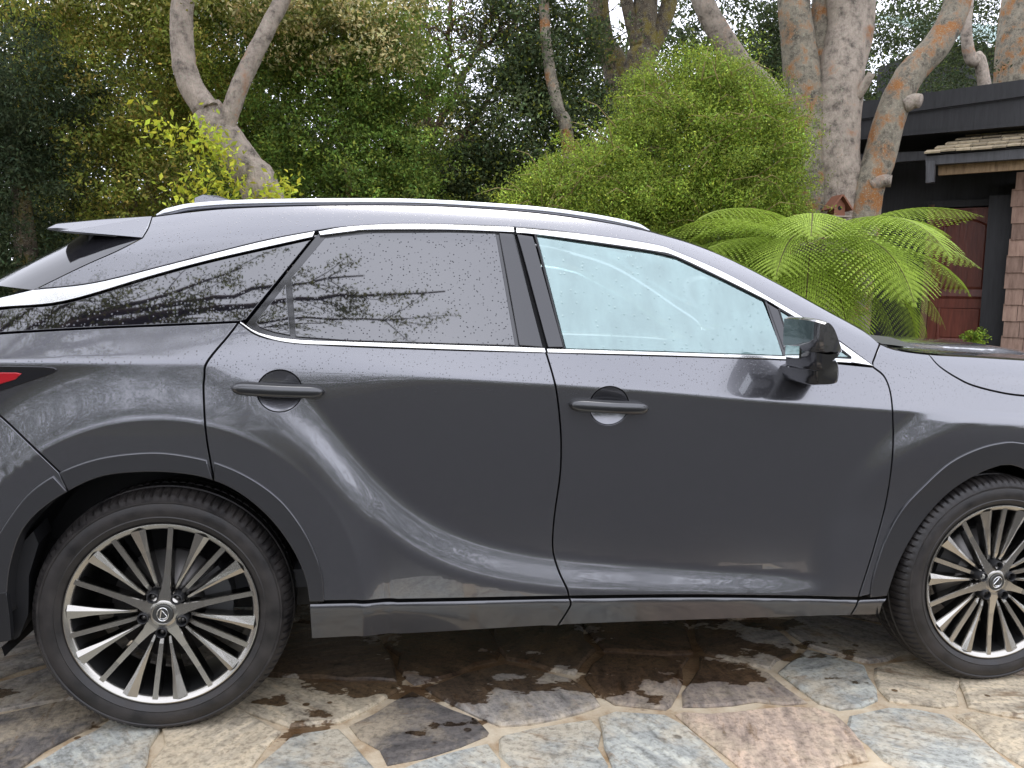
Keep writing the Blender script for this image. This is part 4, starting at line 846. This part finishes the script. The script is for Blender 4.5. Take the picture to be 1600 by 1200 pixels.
# lime green bush
tree('bright_bush', 'feathery bright yellow-green bush standing behind the bonnet and roof', 'bush', foot((1030, 330), 5.0),
     [(at((1060, 240), 5.0), (1.0, .65, .62), 300, .22), (at((930, 310), 4.9), (.72, .55, .40), 190, .20), (at((1150, 190), 5.1), (.58, .55, .55), 170, .20), (at((1075, 140), 5.2), (.5, .5, .36), 120, .20), (at((1200, 290), 4.9), (.34, .4, .5), 90, .2), (at((850, 320), 4.8), (.42, .4, .22), 70, .18), (at((1180, 250), 5.3), (.5, .4, .6), 130, .2), (at((1030, 340), 4.8), (.9, .4, .4), 140, .2), (at((1110, 330), 4.8), (.6, .4, .5), 110, .2)], .027, (.120, .165, .026), alt=(.20, .25, .036), altp=.22, per=165, tone=.30, r0=.07, r1=.04, aspect=.42, var=.30)
bb = bpy.data.objects['bright_bush']; sp_l = []; mb = MB()
for _ in range(170):
    a = at((RNG.uniform(830, 1235), 0), 4.75); px_ = RNG.uniform(820, 1240); top_ = np.interp(px_, [780, 900, 1000, 1075, 1150, 1230, 1260], [320, 250, 150, 95, 110, 150, 220]); a = at((px_, top_+RNG.random()**1.3*(360-top_)+8), 4.55+RNG.uniform(-.1, .45)); d = np.array([RNG.normal(-.15, .5), RNG.uniform(-.6, .1), RNG.uniform(.0, .7)]); d *= RNG.uniform(.22, .5)/np.linalg.norm(d); b_ = a+d*.6+[0, 0, .02]; c = a+d+[0, 0, -.12*RNG.random()]; mb.tube([a, b_, c], [.005, .0035, .0015], 4)
    t_ = RNG.random((44, 1)); sp_l.append(a*(1-t_)**2+2*b_*t_*(1-t_)+c*t_*t_+RNG.normal(0, .028, (44, 3)))
mb.build('twigs', simple('straw_twig', (.30, .22, .10), .9), bb, True); sp_l = np.vstack(sp_l); leaf_mesh('spray_leaves', sp_l, .028, colours(len(sp_l), (.135, .185, .030), .3), LEAF, bb, aspect=.42)
# multi-stemmed lichen tree on the right
b = foot((1290, 420), 5.9)
tree('lichen_tree', 'stout multi-stemmed tree with grey bark and orange lichen carrying the birdhouse', 'tree', b, [(at((1300, -260), 6.4), (1.7, 1.2, .7), 90, .34), (at((1560, -220), 6.4), (1.0, 1., .5), 40, .33)], .055, G_MID,
     trunkpts=[b, at((1308, 330), 5.9), at((1305, 240), 5.9), at((1312, 130), 5.9), at((1325, 40), 5.9), at((1322, -60), 5.9), at((1320, -260), 6.0)], r0=.27, r1=.20, bark=BARKG,
     limbs=[([at((1325, 120), 5.86), at((1345, 60), 5.85), at((1350, 0), 5.85), at((1356, -140), 5.9)], .13, .11)], tw=0)
lt = bpy.data.objects['lichen_tree']
mb = MB(); limb(mb, [b+[-.1, .1, 0], at((1262, 330), 6.0), at((1262, 200), 6.0), at((1250, 90), 6.0), at((1240, 0), 6.0), at((1228, -140), 6.1)], .26, .135, 16, 6, .002); limb(mb, [at((1265, 190), 6.05), at((1280, 90), 6.05), at((1284, 0), 6.1), at((1290, -140), 6.2)], .12, .09, 12, 6, .002); mb.build('stem', BARKO, lt, True)
mb = MB(); limb(mb, [foot((1335, 430), 5.7), at((1350, 330), 5.7), at((1372, 255), 5.7), at((1392, 180), 5.7), at((1420, 120), 5.7), at((1460, 75), 5.7), at((1487, 30), 5.75), at((1500, -20), 5.8), at((1515, -120), 5.9), at((1540, -260), 6.0)], .175, .12, 16, 6, .002); stem = mb.build('stem', BARKO, lt, True)
for pts, r in (([(1360, 290), (1378, 283), (1393, 283)], .062), ([(1412, 165), (1428, 158), (1438, 158)], .07)):
    mb = MB(); pp = [at(p, 5.60-.05*i) for i, p in enumerate(pts)]; mb.tube(smooth_curve(np.array(pp), 4), np.linspace(r*1.2, r, 9), 12); mb.build('branch_stub', BARKG, stem, True)
mb = MB(); mb.tube(smooth_curve(np.array([at((1338, 152), 5.72), at((1350, 135), 5.66), at((1362, 114), 5.6)]), 4), np.linspace(.055, .04, 9), 10); mb.build('branch_stub', BARKG, lt, True)
tree('orange_tree', 'thick orange-barked trunk rising behind the black roof edge', 'tree', foot((1590, 300), 13.0), [(at((1600, -300), 13.5), (2.5, 1.5, 1.), 60, .4)], .07, G_MID, trunkpts=[foot((1590, 300), 13.0), at((1585, 130), 13.0), at((1592, 30), 13.0), at((1602, -60), 13.0), at((1610, -220), 13.0)], r0=.42, r1=.30, bark=BARKO)
tree('thin_tree', 'thin bent grey trunk behind the black roof edge', 'tree', foot((1545, 300), 11.5), [(at((1480, -180), 12), (1.3, 1., .6), 40, .4)], .06, G_MID, trunkpts=[foot((1600, 300), 11.5), at((1538, 132), 11.5), at((1518, 95), 11.5), at((1510, 55), 11.5), at((1512, 10), 11.5), at((1520, -80), 11.5)], r0=.12, r1=.08, bark=BARKG)
# dark wood behind
for px, y, rad, lab in (((1150, 70), 11.5, (1.7, .9, 1.3), 'dark holly-like tree behind the slanting pale trunk'), ((1400, 120), 12.5, (1.6, .9, 1.6), 'dark tree between the lichen-covered stems, beyond the black roof'), ((1240, 120), 12.0, (.9, .8, 1.4), 'narrow dark tree just behind the birdhouse tree'), ((1500, 60), 15.0, (1.6, .9, 1.2), 'dark tree in front of the green metal roof'), ((880, 120), 13.5, (1.3, .9, 1.1), 'dark tree far behind the slim orange-brown trunk'), ((120, 120), 9.6, (2.3, .8, 1.9), 'dark tree filling the gap behind the spruce'), ((230, 270), 8.4, (1.9, .6, 1.1), 'dark undergrowth tree low behind the olive-green tree'), ((420, 140), 9.2, (1.7, .8, 1.7), 'dark tree standing behind the forked leaning trunk'), ((-150, 150), 9.4, (1.6, .8, 2.0), 'dark tree beyond the spruce at the end of the hedge'), ((660, 250), 12.0, (1.5, .9, 1.1), 'brownish green tree low behind the bare tree')):
    tree('wood_tree', lab, 'tree', foot((px[0], 330), y), [(at(px, y), rad, 210, .36)], .062, (.030, .042, .018) if 'brownish' not in lab else (.075, .075, .028), group='trees of the wood behind', alt=(.10, .13, .035), altp=.06, per=70)
for px, y, rad, lab in (((1215, 370), 6.9, (.55, .4, .62), 'low dark shrub in the shade behind the tree fern'), ((1060, 250), 6.6, (1.0, .4, .9), 'dark shrub hidden behind the bright yellow-green bush')):
    tree('undergrowth_shrub', lab, 'shrub', foot((px[0], 420), y), [(at(px, y), rad, 150, .25)], .05, (.03, .045, .018), per=80, r0=.05, r1=.03)
# far wood: one mass that nobody could count
pc = []; 
for x_ in np.linspace(-26, 44, 95):
    y_ = 22+RNG.uniform(-2, 3); gap_ = 2.2 < x_*22/y_ < 8.2
    h_ = RNG.uniform(5.0, 7.0) if gap_ else RNG.uniform(9.5, 12.5); p, cl, o = crown_points((x_, y_, h_*.5), (1.7, 1.3, h_*.52), 70 if not gap_ else 85, 34, .75, shell=.2); pc.append(p)
for x_ in np.linspace(-24, 40, 100):
    p, cl, o = crown_points((x_, 18.5+RNG.uniform(-1, 1), 1.9), (1.2, .8, RNG.uniform(1.6, 2.4)), 55, 26, .6, shell=.1); pc.append(p)
for w_ in np.arange(math.radians(150), math.radians(385), math.radians(4.2)):      # the wood goes on round the sides and behind the road
    r_ = 21+RNG.uniform(-2, 2); h_ = RNG.uniform(5.0, 7.5) if math.sin(w_) < -.35 else RNG.uniform(7, 10); p, cl, o = crown_points((3+r_*math.cos(w_), 2+r_*math.sin(w_), h_*.5), (1.6, 1.6, h_*.52), 45, 26, .85, shell=.2); pc.append(p)
pc = np.vstack(pc); o = leaf_mesh('far_wood', pc, .20, colours(len(pc), (.034, .045, .018), .35), LEAF, None); tag(o, 'mass of distant woodland foliage closing the view', 'woodland', kind='stuff')
# shrubs low behind the car, and the planting behind the photographer that the paint and glass mirror
for i, (x_, lab) in enumerate(((-6.5, 'rounded green shrub at the far end of the driveway'), (-3.6, 'rounded green shrub beside the driveway'), (-.6, 'rounded green shrub across the driveway'), (2.6, 'rounded green shrub across the driveway'), (5.6, 'rounded green shrub across the driveway'), (8.6, 'rounded green shrub across the driveway'))):
    tree('shrub', 'rounded dark green shrub across the road from the car', 'shrub', (x_, -7.2, tz(x_, -7.2)), [((x_, -7.2, 1.3), (1.9, .9, 1.35), 150, .34)], .075, (.045, .06, .025), group='shrubs across the road', per=45, r0=.06, r1=.03)
ot = empty('overhanging_tree', (-4.8, -3.1, -.01)); tag(ot, 'tree across the driveway whose leafy boughs are mirrored in the car windows', 'tree'); mb = MB()
B0 = np.array([-4.8, -3.1, 0.]); qs = []; limb(mb, [B0, B0+[.1, 0, 2.0], B0+[.3, 0, 4.2], B0+[.4, -.1, 6]], .2, .06, 12, 8)
for e, a in (((1.45, -2.98, 5.05), .06), ((.75, -2.80, 5.0), .05), ((1.15, -3.28, 5.0), .045), ((.35, -3.42, 4.95), .05), ((-.35, -2.85, 5.1), .05), ((-.8, -3.25, 4.9), .05), ((-1.3, -2.8, 4.8), .05), ((-1.7, -3.3, 5.1), .05), ((-2.3, -2.9, 4.8), .05), ((-2.2, -3.4, 5.0), .045), ((-3.2, -3.1, 5.2), .05), ((-5.8, -3.5, 5.4), .06), ((-5.2, -2.4, 5.6), .06)):
    s_ = B0+[.3, 0, 3.7+RNG.uniform(-.4, .5)]; e = np.array(e); md = s_*.45+e*.55+[0, RNG.uniform(-.1, .1), .05]; qs.append(limb(mb, [s_, md, e], a, .007, 7, 14, .012))
L_p = []
for q in qs:
    for _ in range(26):
        i_ = RNG.integers(len(q)//4, len(q)); a = q[i_]; d = np.array([RNG.uniform(.5, 1.), RNG.normal(0, .35), RNG.normal(.05, .25)]); d *= RNG.uniform(.25, .62)/np.linalg.norm(d); c = a+d; mb.tube([a, a+d*.5+RNG.normal(0, .015, 3), c], [.006, .004, .0015], 4)
        n_ = 60; t_ = RNG.random((n_, 1))**.7; L_p.append(a+d*t_+RNG.normal(0, .032, (n_, 3)))
mb.build('trunk', TWIG, ot, True); L_p = np.vstack(L_p); leaf_mesh('crown', L_p, .040, colours(len(L_p), (.13, .14, .03), .3), LEAF, ot, aspect=.4)

tree('garden_tree', 'open-crowned tree at the side of the driveway beyond the tail of the car', 'tree', (-8.0, -2.0, tz(-8, -2)), [((-7.4, -2.2, 4.6), (2.2, 2.4, 2.2), 150, .30), ((-6.2, -4.2, 4.2), (1.4, 1.4, 1.4), 60, .28)], .06, (.06, .085, .022), trunkpts=[(-8, -2, -.05), (-7.9, -2, 2), (-7.6, -2.1, 4.2)], r0=.16, r1=.08, per=45, limbs=[([(-7.8, -2, 2.4), (-6.8, -2.8, 4.0), (-5.8, -4.2, 4.8)], .08, .02), ([(-7.8, -2, 2.8), (-7.0, -1.0, 4.4), (-6.0, -.6, 5.6)], .08, .02)], tw=60)
# ------------------------------------------------------------------ tree fern
def frond_mesh(seed, L_=1.15, droop=.55):
    rg = np.random.default_rng(seed); n = 30; V = []; F = []; col = []
    t = np.linspace(0, 1, n); ang = .42-1.5*t**1.3*droop; dx = np.cos(ang); dz = np.sin(ang); X = np.cumsum(dx)*L_/n; Z = np.cumsum(dz)*L_/n
    def quad(a, b, c, d, cc): i = len(V); V.extend([a, b, c, d]); F.append((i, i+1, i+2, i+3)); col.extend([cc]*4)
    for i in range(n-1):
        w = .008*(1-t[i])+.002; quad((X[i], -w, Z[i]), (X[i+1], -w, Z[i+1]), (X[i+1], w, Z[i+1]), (X[i], w, Z[i]), (.10, .085, .03))
    for i in range(3, n):
        f_ = (t[i]-.1)/.9; pl = L_*.30*max(.05, math.sin(math.pi*min(1, f_*.92+.10))**.75)*rg.uniform(.92, 1.05)
        tx, tz_ = dx[i], dz[i]
        for s in (-1, 1):
            m_ = 17
            for j in range(m_):
                u = (j+.5)/m_; px_ = X[i]+tx*pl*u*.34; py = s*pl*u*.93; pz = Z[i]+tz_*pl*u*.35-.38*pl*u*u
                h = .0265*(1-.66*u)*L_*rg.uniform(.85, 1.1); c_ = np.array([.29, .40, .055])*rg.uniform(.75, 1.25)
                dv = np.array([.34*tx, s*.93, -.4*u]); dv /= np.linalg.norm(dv); sv = np.array([tx, 0, tz_]); step = pl/m_
                for q in (-1, 1):
                    tip = np.array([px_, py, pz])+sv*q*h+dv*step*.55+np.array([0, 0, -.15*h]); a = np.array([px_, py, pz])-dv*step*.45; b = np.array([px_, py, pz])+dv*step*.42; mid = (np.array([px_, py, pz])+tip)/2
                    quad(tuple(a), tuple(mid-dv*step*.42), tuple(tip), tuple(b), tuple(c_))
    me = bpy.data.meshes.new('frond'); me.from_pydata(V, [], F); at_ = me.attributes.new('leaf', 'FLOAT_COLOR', 'POINT'); at_.data.foreach_set('color', np.column_stack([np.array(col), np.ones(len(col))]).ravel().astype(np.float32)); me.materials.append(LEAF); return me
FM = [frond_mesh(1, 1.30, .75), frond_mesh(2, 1.38, .9), frond_mesh(3, 1.2, .62)]
fc = at((1268, 382), 3.5); fern = empty('tree_fern', (fc[0], fc[1], tz(fc[0], fc[1]))); tag(fern, 'bright green tree fern with arching feathery fronds behind the bonnet', 'fern')
mb = MB(); limb(mb, [(fc[0]+.05, fc[1]+.1, tz(fc[0], fc[1])), (fc[0], fc[1], fc[2]-.4), (fc[0], fc[1], fc[2]+.02)], .12, .10, 12, 6, .01); mb.build('trunk', BARKD, fern, True)
k = 0
for ring, cnt, el, sc in ((0, 9, .10, 1.0), (1, 10, -.16, 1.05), (2, 9, -.45, .95), (3, 6, -.8, .85)):
    for i in range(cnt):
        a = 2*math.pi*(i+.5*(ring % 2)+RNG.uniform(-.12, .12))/cnt; o = bpy.data.objects.new('frond', FM[k % 3]); COL.objects.link(o); k += 1
        o.rotation_euler = Matrix.Rotation(a, 3, 'Z').to_4x4().to_3x3().to_euler() if False else (Matrix.Rotation(a, 4, 'Z') @ Matrix.Rotation(-(el+RNG.uniform(-.08, .08)), 4, 'Y')).to_euler()
        s_ = sc*RNG.uniform(.90, 1.05); o.scale = (s_, s_, s_); o.location = (fc[0]+.04*math.cos(a), fc[1]+.04*math.sin(a), fc[2]-.03*ring); attach(o, fern)

# ------------------------------------------------------------------ birdhouse
bh = at((1308, 326), 5.55); bird = empty('birdhouse', tuple(bh)); tag(bird, 'small red-brown wooden birdhouse with pitched roof fixed to the stout tree', 'birdhouse')
WOODR = simple('red_brown_wood', (.22, .085, .045), .7); n_ = .075
mb = MB(); V = [(-.06, -.05, -.08), (.06, -.05, -.08), (.06, -.05, .03), (0, -.05, .10), (-.06, -.05, .03)]; V += [(x, .08, z) for x, _, z in V]; mb.add(np.array(V)+bh, [(0, 1, 2, 3, 4), (9, 8, 7, 6, 5)]+[(i, 5+i, 5+(i+1) % 5, (i+1) % 5) for i in range(5)]); mb.build('box', WOODR, bird)
for s in (-1, 1):
    w = math.radians(52)*s; R_ = np.array([[math.cos(w), 0, math.sin(w)], [0, 1, 0], [-math.sin(w), 0, math.cos(w)]]); mb = MB(); mb.box(bh+[s*.062, 0, .055], (.19, .20, .016), R_); mb.build('roof_board', WOODR, bird)
mb = MB(); V, F = lathe([(.0, 0), (.02, 0), (.022, .004)], 16); mb.add(np.array(V)+bh+[0, -.0545, 0], F); mb.build('entrance_hole', SHADOWB, bird)
mb = MB(); mb.box(bh+[0, -.01, -.088], (.22, .20, .014)); mb.build('ledge', simple('weathered_wood', (.30, .25, .2), .8), bird)

# ------------------------------------------------------------------ house with porch
FA = math.radians(-44); HU = np.array([math.cos(FA), math.sin(FA), 0]); HN = np.array([HU[1], -HU[0], 0])   # along the wall, out of the wall
if HN @ (CAM-np.array([8, 8, 0])) < 0: HN = -HN
D0 = at((1460, 326), 8.0); HR3 = np.column_stack([HU, HN, [0, 0, 1]])
house = empty('house', (D0[0], D0[1], tz(D0[0], D0[1]))); tag(house, 'dark timber house with black fascia, shingled porch roof and red-brown door', 'house')
def loc(px, v): 
    q = on_plane([px], D0+HN*v, HN)[0]-D0; return np.array([q@HU, v, q[2]])
def wld(p): return D0+np.asarray(p)@HR3.T
def hbox(name, a, b, v0, v1, material, parent=house, ref=None):
    """box whose near face (at v1) spans the pixels a (top left) and b (bottom right)"""
    p, q = loc(a, v1), loc(b, v1); mb = MB(); c = [(p[0]+q[0])/2, (v0+v1)/2, (p[2]+q[2])/2]; mb.box(wld(c), (abs(q[0]-p[0]), abs(v1-v0), abs(p[2]-q[2])), HR3); return mb.build(name, material, parent)
def woodmat(name, c1, c2, sc=(30, 30, 3), rough=.6):
    m, n, b = mat(name); t = nd(n, 'ShaderNodeTexCoord'); mp = nd(n, 'ShaderNodeMapping'); mp.inputs['Scale'].default_value = sc; n.links.new(t.outputs['Object'], mp.inputs[0]); a, r = noise_col(n, 1.0, [(.3, c1), (.7, c2)], vec=mp.outputs[0], detail=8); oi = nd(n, 'ShaderNodeObjectInfo'); hv = nd(n, 'ShaderNodeHueSaturation'); mr = nd(n, 'ShaderNodeMapRange', inp={'To Min': .7, 'To Max': 1.3}); n.links.new(oi.outputs['Random'], mr.inputs[0]); n.links.new(mr.outputs[0], hv.inputs['Value']); n.links.new(r.outputs[0], hv.inputs['Color']); n.links.new(hv.outputs[0], b.inputs['Base Color']); b.inputs['Roughness'].default_value = rough; bump(n, b, a.outputs['Fac'], .5, .01); return m
BLKW = woodmat('black_stained_timber', (.010, .010, .011), (.022, .022, .024)); DOORW = woodmat('red_brown_door_wood', (.10, .022, .012), (.19, .048, .026), rough=.4)
SHNG = woodmat('cedar_shingle', (.20, .125, .09), (.36, .24, .18), (25, 25, 5), .85); SHNR = woodmat('weathered_roof_shingle', (.20, .16, .10), (.40, .33, .22), (18, 18, 18), .9); DKGREY = woodmat('dark_grey_timber', (.05, .05, .052), (.10, .10, .105))
o = loc((1460, 326), 0); zf = tz(D0[0], D0[1])-D0[2]; DH = 2.05; DW = .80
mb = MB(); mb.box(wld([1.5, -.35, (zf+1.6)/2]), (7.0, .3, 1.6-zf), HR3); mb.build('wall', BLKW, house)
mb = MB(); mb.box(wld([1.2, .55, -DH-.06]), (4.5, 1.5, .12), HR3); mb.build('step', DKGREY, house)
door = MB(); door.box(wld([DW/2, -.10, -DH/2]), (DW, .05, DH), HR3); door = door.build('door', DOORW, house)
def arch_panel(u0, u1, z0, z1, arch):
    n = 14; top = [(u0+(u1-u0)*i/n, z1+arch*math.sin(math.pi*i/n)) for i in range(n+1)]; ring = [(u0, z0)]+[(u1, z0)]+top[::-1]
    def lay(s, v): 
        c = np.array(ring).mean(0); return [wld([c[0]+(u-c[0])*s, v, c[1]+(z-c[1])*s]) for u, z in ring]
    m_ = len(ring); mb = MB(); mb.add(lay(1.0, -.074)+lay(.96, -.058)+lay(.86, -.072)+lay(.82, -.062), [(q*m_+i, q*m_+(i+1) % m_, (q+1)*m_+(i+1) % m_, (q+1)*m_+i) for q in range(3) for i in range(m_)]+[tuple(3*m_+i for i in range(m_))]); mb.build('door_panel', DOORW, door)
arch_panel(.12, DW-.12, -DH*.60, -.24, .10); arch_panel(.12, DW-.12, -DH+.22, -DH*.66, .0)
FRAME = woodmat('brown_door_frame', (.14, .07, .04), (.22, .12, .07))
for u in (-.045, DW+.045): mb = MB(); mb.box(wld([u, -.08, -DH/2+.02]), (.08, .10, DH+.08), HR3); mb.build('door_frame', FRAME if u < 0 else BLKW, house)
mb = MB(); mb.box(wld([DW/2, -.08, .06]), (DW+.2, .10, .09), HR3); mb.build('door_frame', BLKW, house)
hbox('side_panel', (1546, 306), (1578, 640), -.1, .30, BLKW)
# column clad in single shingles
cu = loc((1576, 300), .55); top = loc((1590, 270), .55)[2]; n = 16; rowh = .205
mb = MB(); mb.box(wld([cu[0]+.62, .20, (top+zf)/2]), (1.1, .60, top-zf), HR3); col_ = mb.build('shingle_wall', BLKW, house)
for i in range(n):
    z1 = top-i*rowh
    if z1 < zf: break
    u = cu[0]+.02+RNG.uniform(0, .05); 
    while u < cu[0]+1.2:
        w = RNG.uniform(.12, .26); mb = MB(); w_ = math.radians(5); Rt = np.array([[1, 0, 0], [0, math.cos(w_), -math.sin(w_)], [0, math.sin(w_), math.cos(w_)]]); mb.box(wld([u+w/2, .525, z1-rowh*.5+RNG.uniform(-.004, .004)]), (w-.006, .016, rowh*1.08), HR3@Rt); mb.build('shingle', SHNG, col_); u += w
# fascias and porch
def hpoly(name, px, v, depth, material, parent=house):
    P = [wld(loc(p, v)) for p in px]; m_ = len(P); mb = MB(); mb.add(P+[p-HN*depth for p in P], [tuple(range(m_)), tuple(range(2*m_-1, m_-1, -1))]+[(i, m_+i, m_+(i+1) % m_, (i+1) % m_) for i in range(m_)]); return mb.build(name, material, parent)
hpoly('fascia', [(1325, 165), (1440, 146), (1680, 113), (1680, 139), (1342, 186), (1325, 188)], .95, .06, BLKW)
hpoly('fascia', [(1325, 190), (1342, 188), (1680, 141), (1680, 181), (1337, 217), (1325, 218)], .90, .06, BLKW)
mb = MB(); zr = wld(loc((1500, 204), .9))[2]-D0[2]; mb.box(wld([2.5, -1.3, zr+.02]), (9.0, 4.4, .05), HR3); mb.build('roof', BLKW, house)
hpoly('beam', [(1300, 243), (1446, 236), (1446, 250), (1300, 260)], .60, .10, DKGREY)
EV = 1.25
hpoly('porch_beam', [(1446, 244), (1640, 229), (1640, 245), (1446, 258)], EV, .10, DKGREY); hpoly('porch_bracket', [(1447, 252), (1461, 251), (1459, 284), (1446, 286)], EV+.03, .10, DKGREY)
hpoly('porch_valance', [(1466, 259), (1640, 246), (1640, 262), (1466, 274)], EV-.15, .05, woodmat('warm_valance_wood', (.16, .10, .05), (.34, .23, .12), (40, 40, 6)))
# shingled porch roof: rows of single shingles climbing back from the eave
e0, e1 = loc((1444, 243), EV+.04), loc((1660, 226), EV+.04); rt0 = loc((1555, 199), .0); nrow = 7; rise = rt0[2]-e0[2]
prr = hpoly('porch_roof', [(1448, 242), (1640, 228), (1640, 226), (1448, 240)], EV, 1.3, BLKW)
for i in range(nrow):
    f0 = i/nrow; f1 = (i+1.15)/nrow; v0 = EV+.06-(EV)*f0; v1 = EV+.06-EV*f1; z0 = rise*f0; z1 = rise*f1
    u = e0[0]+(rt0[0]-e0[0])*f0
    while u < e1[0]:
        w = RNG.uniform(.13, .24); zb = e0[2]+(e1[2]-e0[2])*(u-e0[0])/(e1[0]-e0[0]); jz = RNG.uniform(0, .012)
        c = [wld([u, v0, zb+z0+.035+jz]), wld([u+w-.008, v0, zb+z0+.035+jz]), wld([u+w-.008, v1, zb+z1+.012]), wld([u, v1, zb+z1+.012])]; mb = MB(); mb.add(c+[p-np.array([0, 0, .02]) for p in c], [(0, 1, 2, 3), (7, 6, 5, 4), (0, 4, 5, 1), (1, 5, 6, 2), (2, 6, 7, 3), (3, 7, 4, 0)]); mb.build('shingle', SHNR, prr); u += w
# low clipped bush at the door and a second roof beyond
p = at((1524, 524), 7.0); tree('box_bush', 'small rounded green bush in front of the red-brown door', 'bush', (p[0], p[1], tz(p[0], p[1])), [(p+[0, 0, -.12], (.17, .16, .20), 60, .07)], .035, (.13, .19, .025), trunkpts=[(p[0], p[1], tz(p[0], p[1])), (p[0], p[1], p[2]-.3), p+[0, 0, -.1]], r0=.02, r1=.012, per=40, lm=LEAFW)
GRN = simple('pale_green_metal_roof', (.20, .31, .29), .45); ra = at((1490, 5), 17.0); rb = at((1640, 40), 17.0)
outb = empty('outbuilding', (ra[0]+2, 17.5, tz(ra[0]+2, 17.5))); tag(outb, 'building with a pale green corrugated metal roof behind the trees', 'building')
mb = MB(); xs = np.linspace(ra[0]-.5, ra[0]+5, 90); V = []; z_e = at((1560, 66), 17.0)[2]; z_t = z_e+1.3
for i, x_ in enumerate(xs): dz = .03*math.sin(i*1.4); V += [(x_, 17.0, z_e+dz), (x_, 19.5, z_t+dz)]
mb.add(V, [(2*i, 2*i+2, 2*i+3, 2*i+1) for i in range(89)]); mb.build('roof', GRN, outb, True)
zt_ = tz(ra[0]+2, 18); mb = MB(); mb.box((ra[0]+2.3, 18.6, (z_e+zt_)/2), (5.0, 2.4, z_e-zt_-.05)); mb.build('wall', BLKW, outb)
